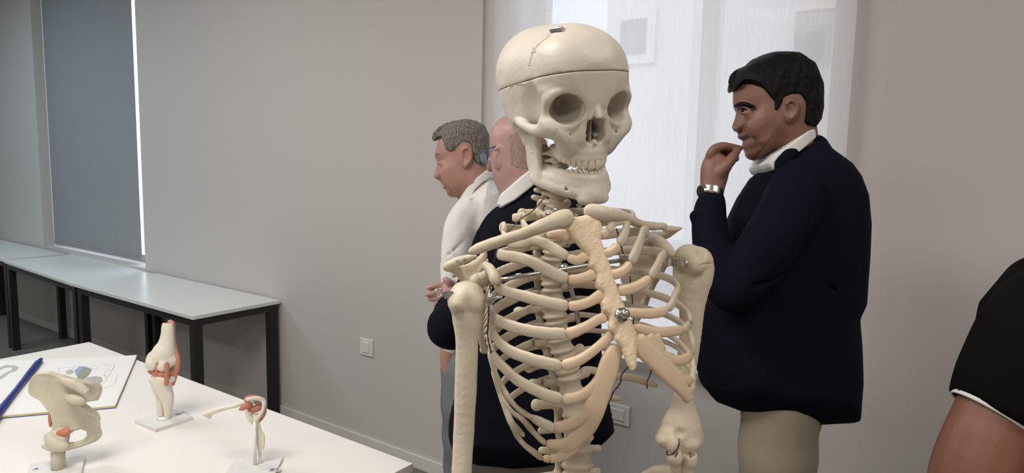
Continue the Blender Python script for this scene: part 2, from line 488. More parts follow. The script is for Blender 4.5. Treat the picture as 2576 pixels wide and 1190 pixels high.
# roller blinds
def fabric(name, col, tcol, transp, wt):
    m = bpy.data.materials.new(name); m.use_nodes = True; n = m.node_tree; n.nodes.remove(n.nodes['Principled BSDF'])
    tc = n.nodes.new('ShaderNodeTexCoord')
    wv = n.nodes.new('ShaderNodeTexNoise'); wv.inputs['Scale'].default_value = 1.0; wv.inputs['Detail'].default_value = 2
    mp = n.nodes.new('ShaderNodeMapping'); mp.inputs['Scale'].default_value = (350, 350, 12)
    n.links.new(tc.outputs['Object'], mp.inputs[0]); n.links.new(mp.outputs[0], wv.inputs['Vector'])
    rp = n.nodes.new('ShaderNodeValToRGB'); rp.color_ramp.elements[0].color = tuple(c * 0.86 for c in tcol[:3]) + (1,); rp.color_ramp.elements[1].color = tcol
    rp.color_ramp.elements[0].position = 0.3; rp.color_ramp.elements[1].position = 0.7
    n.links.new(wv.outputs['Fac'], rp.inputs['Fac'])
    df = n.nodes.new('ShaderNodeBsdfDiffuse'); df.inputs['Color'].default_value = col
    tl = n.nodes.new('ShaderNodeBsdfTranslucent'); n.links.new(rp.outputs[0], tl.inputs['Color'])
    t = n.nodes.new('ShaderNodeBsdfTransparent')
    a = n.nodes.new('ShaderNodeMixShader'); a.inputs[0].default_value = wt
    n.links.new(df.outputs[0], a.inputs[1]); n.links.new(tl.outputs[0], a.inputs[2])
    b = n.nodes.new('ShaderNodeMixShader'); b.inputs[0].default_value = transp
    n.links.new(a.outputs[0], b.inputs[1]); n.links.new(t.outputs[0], b.inputs[2])
    n.links.new(b.outputs[0], n.nodes['Material Output'].inputs[0]); return m
MT['screen'] = fabric('white_screen_fabric', (0.66, 0.62, 0.58, 1), (0.82, 0.765, 0.76, 1), 0.14, 0.5)
MT['blackout'] = fabric('grey_blackout_fabric', (0.33, 0.33, 0.33, 1), (0.10, 0.11, 0.13, 1), 0.0, 0.12)
MT['rail'] = mat('blind_rail', (0.62, 0.60, 0.54, 1), 0.4)
def blind(x0, x1, z0, z1, y, fm, label, rail_m, railh=0.022):
    t = thing('roller_blind', label, 'blind', ((x0 + x1) / 2, y, z1))
    # gently curved sheet of cloth with real thickness
    g = G(); n = 24; V = []; Fc = []
    for i in range(n + 1):
        x = x0 + (x1 - x0) * i / n
        dy = 0.0022 * math.sin(i / n * math.pi * 2) + 0.0015 * math.sin(i * 1.3)
        for yy in (0, ):
            V.append((x, y + dy, z0 + railh)); V.append((x, y + dy * 0.3, z1 - 0.05))
    for i in range(n): Fc.append((2 * i, 2 * i + 2, 2 * i + 3, 2 * i + 1))
    o = obj('blind_fabric', V, Fc, fm, t, smooth=True)
    G().box((x0, y - 0.009, z0), (x1, y + 0.009, z0 + railh), 0.004).build('bottom_rail', rail_m, t)
    G().tube([(x0, y, z1 - 0.03), (x1, y, z1 - 0.03)], 0.025, 20).build('roller_tube', MT['rail'], t, smooth=True)
    for s_, xx in ((-1, x0), (1, x1)):
        G().box((xx - 0.006 + s_ * 0.006, y - 0.03, z1 - 0.06), (xx + 0.006 + s_ * 0.006, y + 0.03, z1), 0.002).build('bracket', MT['rail'], t)
    return t
bl = blind(onY(138, 612, BY1)[0], onY(357, 640, BY1)[0], onY(138, 612, BY1)[2], 3.095, BY1, MT['blackout'], 'grey blackout roller blind over the narrow window above the black-legged side tables', mat('grey_rail', (0.30, 0.295, 0.29, 1), 0.5))
x0b = onY(1245, 0, 2.41)[0]; x1b = onY(2158, 0, 2.41)[0]
blind(x0b, x1b, onY(1752, 929, 2.41)[2], 3.15, 2.41, MT['screen'], 'large translucent white roller blind hanging behind the skeleton', MT['rail'], 0.04)

# light switches
def switch(px, py, label, w=0.10, hh=0.095, rocker=(0.5, 0.6), y=YW):
    c = onY(px, py, y)
    t = thing('light_switch', label, 'switch', (c[0], y, c[2] - hh / 2))
    G().box((c[0] - w / 2, y - 0.009, c[2] - hh / 2), (c[0] + w / 2, y + 0.0, c[2] + hh / 2), 0.003).build('wall_plate', MT['switch'], t)
    G().box((c[0] - w * rocker[0] / 2, y - 0.014, c[2] - hh * rocker[1] / 2), (c[0] + w * rocker[0] / 2, y - 0.008, c[2] + hh * rocker[1] / 2), 0.002).build('rocker', MT['switch'], t)
switch(923.5, 873, 'small white light switch low on the bare wall left of the men')
switch(1552, 1040, 'white double socket plate under the big window, behind the lower ribs', w=0.12, hh=0.085, rocker=(0.62, 0.55), y=YW + 0.02)

# ceiling light panels
MT['lamp'] = mat('lamp_diffuser', (0.9, 0.9, 0.88, 1), 0.5)
b_ = MT['lamp'].node_tree.nodes['Principled BSDF']; b_.inputs['Emission Color'].default_value = (1, 0.97, 0.92, 1); b_.inputs['Emission Strength'].default_value = 3.0
names = ['above the display table', 'nearest the side tables', 'by the right wall', 'behind the camera on the table side', 'behind the camera on the right wall side', 'added past the side tables as a cool stand-in for window daylight']
for (x, y, sx, sy, e), w_ in zip(LAMPS, names):
    t = thing('ceiling_light', 'flat white rectangular ceiling light panel ' + w_, 'ceiling light', (x, y, CEIL), 'ceiling light panels')
    G().box((x - sx / 2 - 0.02, y - sy / 2 - 0.02, CEIL - 0.008), (x + sx / 2 + 0.02, y + sy / 2 + 0.02, CEIL), 0.001).build('frame', MT['edge'], t)
    G().box((x - sx / 2, y - sy / 2, CEIL - 0.012), (x + sx / 2, y + sy / 2, CEIL - 0.008)).build('diffuser', MT['lamp'], t)

# houses outside
MT['render_white'] = mat('house_render', (0.72, 0.70, 0.66, 1), 0.9, var=0.1, vscale=1.5)
MT['render_grey'] = mat('house_grey', (0.36, 0.36, 0.37, 1), 0.9)
MT['pane_out'] = mat('house_window', (0.10, 0.12, 0.15, 1), 0.15)
MT['roof'] = mat('roof_tiles', (0.42, 0.30, 0.24, 1), 0.8)
def house(label, x0, x1, y, zt, m, wins, roof=True, dep=5.0):
    t = thing('house', label, 'building', ((x0 + x1) / 2, y + dep / 2, -4.0))
    G().box((x0, y, -4.0), (x1, y + dep, zt)).build('facade', m, t)
    if roof:
        G().prism([(x0 - 0.3, y - 0.35, zt), (x0 - 0.3, y + dep + 0.3, zt), (x0 - 0.3, y + dep / 2, zt + 1.0)], (x1 - x0 + 0.6, 0, 0)).build('roof', MT['roof'], t)
    for (wx, wz, ww, wh, fm) in wins:
        f = G().box((wx - ww / 2 - 0.12, y - 0.06, wz - wh / 2 - 0.12), (wx + ww / 2 + 0.12, y, wz + wh / 2 + 0.12)).build('window', fm, t)
        G().box((wx - ww / 2, y - 0.08, wz - wh / 2), (wx + ww / 2, y - 0.061, wz + wh / 2)).build('pane', MT['pane_out'], f)
def hp(px, py, y): return onY(px, py, y)
ya = 8.0
A0 = hp(1530, 0, ya)[0]; A1 = hp(1745, 0, ya)[0]; yb = 14.0
wz = hp(1598, 95, ya)
house('white rendered house with a small square window, seen dimly through the big blind', A0, A1, ya, 4.8, MT['render_white'], [(wz[0], wz[2], 0.34, 0.42, MT['render_white']), (wz[0] + 0.6, wz[2] - 3.0, 0.5, 0.7, MT['render_grey'])])
B0 = hp(1880, 0, yb)[0]; B1 = hp(2125, 0, yb)[0]

w3 = hp(2010, 120, yb)
house('pale house with a projecting roof edge outside, behind the dark-haired man', B0, B1 + 2, yb, hp(1990, 40, yb)[2], MT['render_white'], [(w3[0], w3[2], 0.9, 0.5, MT['render_grey'])])
house('low grey rendered house standing between the two white ones outside', A1 - 0.3, B0 + 3.4, 20.5, hp(1800, 110, 20.5)[2], MT['render_grey'], [])
house('long low terrace of houses beyond the garden wall outside', -30, 8, 30.0, 1.6, MT['render_white'], [], True)
struct(G().box((-60, YW + 0.3, -4.2), (60, 80, -4.0)).build('ground_outside', mat('street_ground', (0.33, 0.32, 0.30, 1), 0.9)))

# ------------------------------------------------------------------ side tables along the wall
def side_table(corner, length, depth, rot, label, zt=0.74, legx=0.05):
    """corner = front right corner of the top; table runs to -X"""
    cr = np.array([corner[0], corner[1], 0]); c, s = math.cos(rot), math.sin(rot)
    T = lambda x, y, z: (cr[0] + x * c - y * s, cr[1] + x * s + y * c, z)
    def bx(lo, hi, bev=0.0):
        q = G().box(lo, hi, bev); q.V = [T(*v) for v in q.V]; return q
    t = thing('side_table', label, 'table', T(-length / 2, depth / 2, 0), 'side tables along the wall')
    bx((-length, 0, zt - 0.022), (0, depth, zt), 0.002).build('table_top', MT['bench'], t)
    q = 0.05; zr = zt - 0.023
    fr = G()
    for a in (bx((-length + 0.012, 0.012, zr - 0.04), (-0.012, 0.012 + 0.03, zr)), bx((-length + 0.012, depth - 0.042, zr - 0.04), (-0.012, depth - 0.012, zr)),
              bx((-0.042, 0.042, zr - 0.04), (-0.012, depth - 0.042, zr)), bx((-length + 0.012, 0.042, zr - 0.04), (-length + 0.042, depth - 0.042, zr))):
        fr.add(a.V, a.F)
    fr.build('apron_frame', MT['black_metal'], t)
    for lx in (-0.012 - q, -length + 0.012):
        for ly in (0.012, depth - 0.012 - q):
            bx((lx, ly, 0.0), (lx + q, ly + q, zr - 0.04), 0.002).build('leg', MT['black_metal'], t)
            
fa = onZ(487, 795, .74)
side_table((fa[0], 1.917), 1.44, 0.55, 0.0, 'white-topped black-legged side table, the one whose near end faces the switch on the wall')
fb = onZ(186, 713, .735)
side_table((fb[0] - 0.01, 1.93), 1.44, 0.53, math.radians(-3.0), 'white-topped black side table under the grey blind, butted against the nearer one', 0.733)
fc = onZ(-2, 655, .735)
side_table((fb[0] - 1.47, 2.015), 1.44, 0.44, 0.0, 'white-topped black side table furthest along the wall, mostly out of view', 0.737)

# near table
p_far = onZ(215, 862, .74); p_near = onZ(1046, 1162, .74)
t = thing('display_table', 'big white-topped table in front holding the joint models and the open book', 'table', (-2.3, 0.95, 0))
tx0, tx1, ty0, ty1 = p_far[0], p_near[0], -0.25, p_near[1]
ty1 = 1.352
G().box((tx0, ty0, 0.715), (tx1, ty1, 0.74), 0.0015).build('table_top', MT['board'], t)
fr = G()
fr.box((tx0 + 0.03, ty0 + 0.03, 0.675), (tx1 - 0.03, ty0 + 0.06, 0.7149)); fr.box((tx0 + 0.03, ty1 - 0.06, 0.675), (tx1 - 0.03, ty1 - 0.03, 0.7149))
fr.box((tx0 + 0.03, ty0 + 0.06, 0.675), (tx0 + 0.06, ty1 - 0.06, 0.7149)); fr.box((tx1 - 0.06, ty0 + 0.06, 0.675), (tx1 - 0.03, ty1 - 0.06, 0.7149))
fr.build('apron_frame', MT['edge'], t)
for lx in (tx0 + 0.03, tx1 - 0.08):
    for ly in (ty0 + 0.03, ty1 - 0.08):
        G().box((lx, ly, 0), (lx + 0.05, ly + 0.05, 0.675), 0.002).build('leg', MT['edge'], t)
# ------------------------------------------------------------------ the skeleton: its own body frame (x = its left, y = forwards, z = up)
def sk_frame():
    r = R @ cray(1490, 800)
    rh = np.array([r[0], r[1], 0]); rh /= np.linalg.norm(rh)
    rt = np.array([rh[1], -rh[0], 0])
    a, b, c = map(math.radians, (27.0, 6.5, -3.0))
    Fw = -rh * math.cos(a) + rt * math.sin(a); L = rt * math.cos(a) + rh * math.sin(a); Up = np.array([0, 0, 1.0])
    U2 = Up * math.cos(c) + Fw * math.sin(c); F2 = Fw * math.cos(c) - Up * math.sin(c)
    U3 = U2 * math.cos(b) - L * math.sin(b); L3 = L * math.cos(b) + U2 * math.sin(b)
    return Frame(CAM + r * 0.88, [L3, F2, U3])
SK = sk_frame()
S = lambda x, y, z: SK.to([x, y, z])
def sk_y(px, py, y):          # where the sight line meets the body-frame plane y = const
    o = SK.loc(CAM); r = SK.A @ (R @ cray(px, py)); t = (y - o[1]) / r[1]; return o + r * t
def sk_x(px, py, x):
    o = SK.loc(CAM); r = SK.A @ (R @ cray(px, py)); t = (x - o[0]) / r[0]; return o + r * t
def sk_d(px, py, d):
    return SK.loc(U(px, py, d))
foot = S(0, -0.06, -0.9); foot[2] = 0
SKEL = thing('anatomical_skeleton', 'life-size ivory teaching skeleton standing in front of the big white blind', 'skeleton', (float(foot[0]), float(foot[1]), 0.0))

# ribcage as a tapering oval, used to give every rib its true depth
def XC(z): return float(np.interp(z, [-.24, -.17, -.12, -.08, -.03, .02, .06, .10], [.02, .022, .017, .004, -.0065, -.0075, -.010, -.011]))
ZT = [-0.24, -0.17, -0.12, -0.08, -0.03, 0.02, 0.06, 0.09, 0.115, 0.135, 0.16]
WT = [0.080, 0.090, 0.105, 0.123, 0.1335, 0.1285, 0.119, 0.105, 0.086, 0.062, 0.05]
DF = [0.100, 0.106, 0.110, 0.112, 0.108, 0.100, 0.094, 0.086, 0.076, 0.064, 0.05]
DB = [0.075, 0.082, 0.086, 0.090, 0.095, 0.096, 0.092, 0.086, 0.076, 0.062, 0.05]
def cage(z):
    return np.interp(z, ZT, WT), np.interp(z, ZT, DF), np.interp(z, ZT, DB)
def cg(p):
    w, f, b = cage(p[2]); d = f if p[1] > 0 else b
    return ((p[0] - XC(p[2])) / w) ** 2 + (p[1] / d) ** 2 - 1
def cage_hit(px, py, far=False):
    o = SK.loc(CAM); r = SK.A @ (R @ cray(px, py))
    ts = np.linspace(0.66, 1.16, 260); gs = np.array([cg(o + r * t) for t in ts])
    neg = np.nonzero(gs < 0)[0]
    if len(neg) == 0: t = ts[int(np.argmin(gs))]
    else:
        i = neg[-1] if far else neg[0]; j = i + 1 if far else i - 1
        a, b = ts[i], ts[j]; ga, gb = gs[i], gs[j]
        t = a + (b - a) * ga / (ga - gb)
    return o + r * t
def c_ang(p):
    w, f, b = cage(p[2]); d = f if p[1] > 0 else b
    return math.atan2((p[0] - XC(p[2])) / w, p[1] / d)
def c_pt(phi, z, k=1.0):
    w, f, b = cage(z); y = math.cos(phi); d = f if y > 0 else b
    return np.array([XC(z) + k * w * math.sin(phi), k * d * y, z])
def c_nrm(p):
    w, f, b = cage(p[2]); d = f if p[1] > 0 else b
    n = np.array([(p[0] - XC(p[2])) / w ** 2, p[1] / d ** 2, 0.0]); return n / (np.linalg.norm(n) + 1e-9)
def ribbon(P, N, hw, ht, seg=12, n=5, rag=0.0):
    """flattened bar swept along P (local); N outward normals; hw half width, ht half thickness per point"""
    k = len(P)
    hw = hw if hasattr(hw, '__len__') else [hw] * k
    ht = ht if hasattr(ht, '__len__') else [ht] * k
    Q = [np.concatenate([P[i], N[i], [hw[i], ht[i]]]) for i in range(k)]
    Q = smoothpts(Q, n); m = len(Q); V = []
    for i in range(m):
        p = Q[i][:3]; T = Q[min(i + 1, m - 1)][:3] - Q[max(i - 1, 0)][:3]; T /= np.linalg.norm(T) + 1e-12
        nn = Q[i][3:6] - T * Q[i][3:6].dot(T); nn /= np.linalg.norm(nn) + 1e-12
        b = np.cross(T, nn); w, t = Q[i][6], Q[i][7]
        e = 1.0
        if i == 0 or i == m - 1: e = 0.55
        elif i == 1 or i == m - 2: e = 0.93
        wob = 1 + rag * math.sin(i * 1.7 + k)
        for s_ in range(seg):
            a = 2 * math.pi * s_ / seg; ca, sa = math.cos(a), math.sin(a)
            ca = math.copysign(abs(ca) ** 0.75, ca); sa = math.copysign(abs(sa) ** 0.8, sa)
            V.append(p + b * (w * ca * e * wob) + nn * (t * sa * e))
    Fc = [(i * seg + s_, i * seg + (s_ + 1) % seg, (i + 1) * seg + (s_ + 1) % seg, (i + 1) * seg + s_) for i in range(m - 1) for s_ in range(seg)]
    Fc += [tuple(range(seg)), tuple((m - 1) * seg + s_ for s_ in range(seg))]
    return V, Fc

# spine: joints between the vertebrae, read off the discs
def spine_y(z):
    return np.interp(z, [-0.30, -0.20, -0.10, 0.0, 0.06, 0.11, 0.16, 0.20, 0.25], [-0.030, -0.036, -0.050, -0.063, -0.066, -0.060, -0.044, -0.032, -0.022])
def spine_pt(px, py):
    y = -0.05
    for _ in range(4):
        p = sk_y(px, py, y); y = float(spine_y(p[2]))
    return sk_y(px, py, y)
DISC = [(1393, 528), (1395, 568), (1396, 605), (1390, 643), (1388, 682), (1390, 722), (1393, 762), (1398, 803), (1407, 846), (1417, 889), (1431, 940), (1440, 995), (1447, 1053), (1455, 1118), (1452, 1183), (1450, 1252), (1448, 1325)]
SP = [spine_pt(*q) for q in DISC]           # SP[0] is C7/T1
# vertebra shapes
def make_vertebra(kind):
    # local: z up, y forward (body in front), x left; unit metres
    if kind == 'thoracic': bw, bd, bh, tp, sp = 0.0145, 0.0135, 0.0105, 0.033, 0.05
    elif kind == 'lumbar': bw, bd, bh, tp, sp = 0.0225, 0.016, 0.0125, 0.042, 0.042
    else: bw, bd, bh, tp, sp = 0.0115, 0.0085, 0.0072, 0.022, 0.022
    v = Vox((-tp - .012, -sp - .03, -.035), (tp + .012, bd + .01, .026), 0.0013)
    # waisted body
    v.ell((0, 0, bh * .72), (bw, bd, bh * .42), k=0.002); v.ell((0, 0, -bh * .72), (bw, bd, bh * .42), k=0.002)
    v.cone((0, 0, -bh * .6), (0, 0, bh * .6), bw * .80, bw * .80, k=0.004, flat=(0, 1, 0), q=bd / bw)
    for s_ in (-1, 1):
        v.cone((s_ * bw * .6, -bd * .6, bh * .25), (s_ * bw * .72, -bd - .010, bh * .2), .0042, .0042, k=.003)      # pedicle
        v.cone((s_ * bw * .72, -bd - .010, bh * .2), (s_ * tp, -bd - (.018 if kind == 'thoracic' else .008), bh * .3), .0055, .0052 if kind != 'lumbar' else .0042, k=.004, flat=(0, 1, 0), q=.75)
        if kind == 'thoracic': v.ell((s_ * tp, -bd - .018, bh * .3), (.0055, .005, .0065), k=.003)
        v.cone((s_ * bw * .72, -bd - .010, bh * .2), (0, -bd - .020, -.002), .0045, .0045, k=.004)                    # lamina
        v.cone((s_ * bw * .72, -bd - .010, bh * .2), (s_ * bw * .66, -bd - .011, bh + .006), .0045, .0035, k=.003)    # upper facet
        v.cone((s_ * bw * .72, -bd - .012, bh * .0), (s_ * bw * .62, -bd - .014, -bh - .007), .0045, .0038, k=.003)   # lower facet
    drop = {'thoracic': -.022, 'lumbar': -.006, 'cervical': -.006}[kind]
    v.cone((0, -bd - .018, -.002), (0, -bd - sp + .006, drop), .0045, .0038, k=.004, flat=(1, 0, 0), q=.7)
    if kind == 'cervical':
        for s_ in (-1, 1): v.cone((s_ * bw * .9, -.002, 0), (s_ * (tp - .006), -.008, -.001), .0045, .004, k=.003)
    return relaxed(v)
def relaxed(v, it=1):
    V, Q = v.mesh(); return relax(V, Q, it), Q
VERT = {k: make_vertebra(k) for k in ('thoracic', 'lumbar', 'cervical')}
VME = {}
def place_mesh(name, key, V, Q, cpos, ax, scl, m, parent):
    """same shape used again and again: shared mesh, own place"""
    if key not in VME:
        me = quad_mesh(name, np.asarray(V), np.asarray(Q)[:, ::-1] if np.linalg.det(SK.A) < 0 else np.asarray(Q), np.zeros(3))
        me.materials.append(m); me.polygons.foreach_set('use_smooth', [True] * len(me.polygons)); VME[key] = me
    o = bpy.data.objects.new(name, VME[key]); COL.objects.link(o); o.parent = parent
    A = np.array(ax)     # local axes as rows, in world
    Mx = Matrix.Identity(4)
    base = base_of(parent)
    for i in range(3):
        for j in range(3): Mx[i][j] = A[j][i] * scl[j]
        Mx[i][3] = cpos[i] - base[i]
    o.matrix_local = Mx
    return o
def bolt(p, n, r, ln, m, parent, name='bolt'):
    g = G(); p = np.array(p); n = np.array(n) / np.linalg.norm(n)
    g.tube([p - n * ln * .3, p + n * ln * .7], r, 8).ball(p + n * ln * .7, r * .98, 8, 6)
    return g.build(name, m, parent, smooth=True)
NV = len(SP) - 1
def axes_of(a, b):
    up = a - b; up = up / np.linalg.norm(up)
    x = np.array([1.0, 0, 0]); y = np.cross(up, x); y /= np.linalg.norm(y)
    if y[1] < 0: y = -y
    x = np.cross(y, up); x = x / np.linalg.norm(x); x = x if x[0] > 0 else -x
    return x, y, up
for i in range(NV):
    a, b = SP[i], SP[i + 1]
    x, y, up = axes_of(a, b); mid = (a + b) / 2; L_ = np.linalg.norm(a - b)
    kind = 'thoracic' if i < 12 else 'lumbar'
    bh = 0.0105 if kind == 'thoracic' else 0.0125
    bw_t = np.interp(i, [0, 4, 8, 11, 12, 15], [0.0150, 0.0160, 0.0190, 0.0215, 0.0235, 0.0245])
    sz = (L_ * 0.5 * 0.86) / bh; sx = bw_t / (0.0145 if kind == 'thoracic' else 0.0225)
    if i == 0: V0, Q0 = VERT['thoracic']
    V0, Q0 = VERT[kind]
    W = [SK.A.T @ x, SK.A.T @ y, SK.A.T @ up]
    sx2 = min(sx, 1.25) if kind == 'thoracic' else sx
    o = place_mesh('vertebra', kind, V0, Q0, SK.to(mid), W, (sx2, sx2 if kind != 'thoracic' else min(sx2, 1.2), min(sz, 1.45)), MT['bone'], SKEL)
    # disc under it
    x, y, up = axes_of(a, b)
    rr = (bw_t * 0.97, bw_t * 0.86)
    g = G(); V = []; seg = 28; hz = L_ * 0.10
    for (zz, k_) in ((-hz, .93), (-hz * .5, 1.0), (hz * .5, 1.0), (hz, .93)):
        for s_ in range(seg):
            an = 2 * math.pi * s_ / seg
            V.append(SK.to(b + x * rr[0] * k_ * math.cos(an) + y * rr[1] * k_ * math.sin(an) + up * zz))
    Fc = [(r_ * seg + s_, r_ * seg + (s_ + 1) % seg, (r_ + 1) * seg + (s_ + 1) % seg, (r_ + 1) * seg + s_) for r_ in range(3) for s_ in range(seg)] + [tuple(range(seg)), tuple(3 * seg + s_ for s_ in range(seg))]
    g.add(V, Fc); d_ = g.build('spinal_disc', MT['disc'], o, smooth=True)
    d_.matrix_parent_inverse = o.matrix_local.inverted()
    # small wire loops that tie the ribs on
    if i < 12:
        for s_ in (-1, 1):
            for q_ in (0.55, 0.95):
                px_ = mid + x * s_ * (0.033 * q_ + 0.002) * sx2 + y * (-0.016) + up * 0.006
                g = G(); 
                pts = [SK.to(px_ + x * (0.0018 * math.cos(t_)) + up * (0.0032 * math.sin(t_)) + y * (0.004 + 0.0005 * math.sin(2 * t_))) for t_ in np.linspace(0, 2 * math.pi * .9, 10)]
                w_ = g.tube(pts, 0.0006, 5).build('wire_tie', MT['wire'], o, smooth=True); w_.matrix_parent_inverse = o.matrix_local.inverted()

# ribs: (points seen in front, half width, cartilage points, cartilage half widths, end of bone -> sternum), side, vertebra index
HB = 0.0066
RIBS_R = [
 ([(1322, 545), (1316, 560), (1330, 582), (1352, 590), (1376, 592)], 11, [(1376, 592), (1400, 590), (1424, 592), (1437, 598)], [9, 12, 13, 12], 0),
 ([(1270, 570), (1268, 592), (1286, 611), (1318, 611), (1345, 606), (1375, 615), (1400, 630), (1428, 648)], 12, [(1428, 648), (1450, 655), (1466, 649), (1474, 641)], [10, 11, 12, 12], 1),
 ([(1256, 640), (1281, 645), (1312, 650), (1342, 661), (1372, 677), (1400, 691), (1428, 703)], 13, [(1430, 704), (1455, 702), (1480, 696), (1496, 687)], [12, 12, 13, 14], 2),
 ([(1243, 700), (1252, 720), (1281, 736), (1321, 746), (1361, 757), (1402, 766), (1429, 771)], 13, [(1430, 771), (1458, 768), (1482, 760), (1502, 748), (1515, 738)], [12, 12, 12, 13, 13], 3),
 ([(1231, 765), (1240, 795), (1260, 809), (1291, 822), (1331, 832), (1371, 838), (1402, 840), (1424, 841)], 13.5, [(1425, 841), (1450, 833), (1480, 819), (1505, 804), (1526, 797)], [14, 13, 12, 12, 13], 4),
 ([(1232, 800), (1236, 826), (1247, 850), (1268, 872), (1291, 887), (1331, 902), (1371, 913), (1413, 922)], 14, [(1414, 922), (1450, 910), (1480, 892), (1510, 868), (1528, 851), (1540, 840)], [15, 13, 12, 11, 12, 12], 5),
 ([(1230, 858), (1236, 880), (1249, 905), (1276, 933), (1300, 955), (1337, 976), (1376, 994), (1415, 1005)], 14, [(1416, 1005), (1450, 1000), (1483, 982), (1507, 955), (1525, 920), (1540, 884)], [14, 13, 13, 13, 13, 10], 6),
 ([(1234, 900), (1247, 941), (1262, 972), (1278, 1000), (1305, 1030), (1337, 1050), (1366, 1065), (1395, 1077)], 12, [(1396, 1077), (1430, 1069), (1465, 1050), (1490, 1022), (1506, 990), (1524, 950)], [13, 13, 14, 14, 14, 12], 7),
 ([(1244, 945), (1258, 990), (1272, 1018), (1290, 1038), (1314, 1055), (1334, 1078), (1356, 1102), (1374, 1116)], 8.5, [(1375, 1117), (1410, 1118), (1440, 1106), (1468, 1080), (1488, 1045)], [11, 12, 13, 14, 14], 8),
 ([(1258, 990), (1276, 1040), (1288, 1070), (1301, 1096), (1318, 1118), (1342, 1137), (1364, 1153)], 8, [(1365, 1153), (1390, 1154), (1416, 1146), (1444, 1124), (1466, 1098)], [8, 10, 13, 15, 16], 9),
]
RIBS_L = [
 ([(1541, 562), (1537, 573), (1527, 582)], 9, [(1527, 582), (1519, 588), (1512, 592)], [9, 11, 11], 0),
 ([(1578, 558), (1575, 577), (1567, 597), (1556, 615)], 10.5, [(1555, 616), (1541, 631), (1522, 640)], [10, 11, 11], 1),
 ([(1618, 583), (1611, 605), (1600, 633), (1587, 661)], 12.5, [(1586, 663), (1572, 679), (1556, 688), (1537, 692)], [11, 11, 12, 12], 2),
 ([(1662, 650), (1652, 673), (1636, 698)], 12, [(1635, 700), (1612, 716), (1584, 728), (1556, 732)], [11, 12, 13, 13], 3),
 ([(1698, 742), (1692, 762), (1680, 778)], 10, [(1679, 779), (1655, 787), (1622, 789), (1575, 785)], [10, 12, 12, 12], 4),
 ([(1735, 800), (1733, 816), (1720, 829)], 10, [(1719, 829), (1690, 834), (1650, 835), (1595, 822)], [11, 12, 12, 11], 5),
 ([(1741, 855), (1745, 874), (1740, 893)], 8, [(1740, 896), (1715, 907), (1686, 903), (1662, 886), (1640, 858), (1630, 840)], [11, 12, 12, 14, 16, 14], 6),
 ([(1744, 920), (1745, 940), (1740, 955)], 7, [(1740, 957), (1718, 957), (1692, 940)], [12, 12, 12], 7),
 ([(1742, 950), (1744, 970), (1738, 984)], 6, [(1738, 985), (1728, 985), (1712, 970)], [11, 12, 10], 8),
 ([(1738, 975), (1738, 992), (1733, 1005)], 5, [(1732, 1006), (1728, 1000), (1722, 990)], [9, 10, 8], 9),
]
def pix_m(p):   # metres per pixel there
    return proj(SK.to(p))[2] / F_PX
def build_rib(front, hwpx, cart, cw, vi, side):
    vp = (SP[vi] + SP[vi + 1]) / 2
    fr = [cage_hit(*q) for q in front]
    ph = [c_ang(p) for p in fr]
    # back half: from the vertebra round to where the seen part begins
    p0, f0 = ph[0], fr[0]
    zv = vp[2] + 0.004
    back = []
    ang_v = side * math.radians(166)
    nb = 9
    if side > 0 and p0 < 0: p0 += 2 * math.pi
    if side < 0 and p0 > 0: p0 -= 2 * math.pi
    k0 = math.hypot((f0[0] - XC(f0[2])) / cage(f0[2])[0], f0[1] / (cage(f0[2])[1] if f0[1] > 0 else cage(f0[2])[2]))
    for j in range(nb):
        t = j / nb
        a = ang_v + (p0 - ang_v) * t
        z = zv + (f0[2] - zv) * (t ** 1.0)
        k = 1.0 + (k0 - 1.0) * t
        z_c = min(z, 0.125)
        q = c_pt(a, z_c, k); q[2] = z
        if t < 0.12: q[1] = min(q[1], vp[1] - 0.022)
        back.append(q)
    head = [vp + np.array([side * 0.014, -0.010, 0.004]), vp + np.array([side * 0.030, -0.026, 0.003])]
    P = head + back + fr
    N = [c_nrm(p) for p in P]; N[0] = N[1] = np.array([side * .3, -1, 0.0])
    n = len(P); hw = []
    pm = pix_m(fr[-1])
    for i in range(n):
        w = hwpx * pm * 1.2
        if i < 2: w = 0.0050
        elif i < 5: w = min(w, 0.0058)
        elif i < len(head) + nb: w = w * 0.9
        hw.append(w)
    ht = [0.0034] * n
    V, Fc = ribbon(P, N, hw, ht, 12, 4, 0.03)
    o = obj('rib', SK.to(V), Fc, MT['bone'], SKEL)
    if cart:
        c = [cage_hit(*q) for q in cart]
        c = [q - c_nrm(q) * 0.0006 for q in c]
        N = [c_nrm(p) for p in c]
        # lower rails of cartilage: widths follow the photograph
        V, Fc = ribbon(c, N, [w * 1.1 * pix_m(c[i]) for i, w in enumerate(cw)], [0.0044] * len(c), 14, 5, 0.0)
        obj('costal_cartilage', SK.to(V), Fc, MT['cart'], o)
    return fr
for spec in RIBS_R: build_rib(*spec, -1)
for spec in RIBS_L: build_rib(*spec, 1)
# floating ribs
def floating(pts, hwpx, vi, side, far):
    vp = (SP[vi] + SP[vi + 1]) / 2
    fr = [cage_hit(*q, far=far) for q in pts]
    P = [vp + np.array([side * 0.014, -0.012, 0.003]), vp + np.array([side * 0.030, -0.022, 0.002])]
    P += fr; N = [c_nrm(p) for p in P]; N[0] = N[1] = np.array([side * .3, -1, 0.0])
    n = len(P); hw = [0.005] + [hwpx * pix_m(fr[0])] * (n - 2) + [hwpx * .6 * pix_m(fr[0])]
    V, Fc = ribbon(P, N, hw, [0.0033] * n, 12, 5, 0.04)
    obj('floating_rib', SK.to(V), Fc, MT['bone'], SKEL)
build_rib([(1276, 1040), (1290, 1066), (1304, 1082), (1318, 1097)], 8, None, None, 10, -1)
floating([(1480, 930), (1540, 945), (1590, 951), (1630, 962), (1653, 972)], 9.5, 10, 1, True)
floating([(1500, 996), (1540, 1001), (1567, 1004)], 8, 11, 1, True)

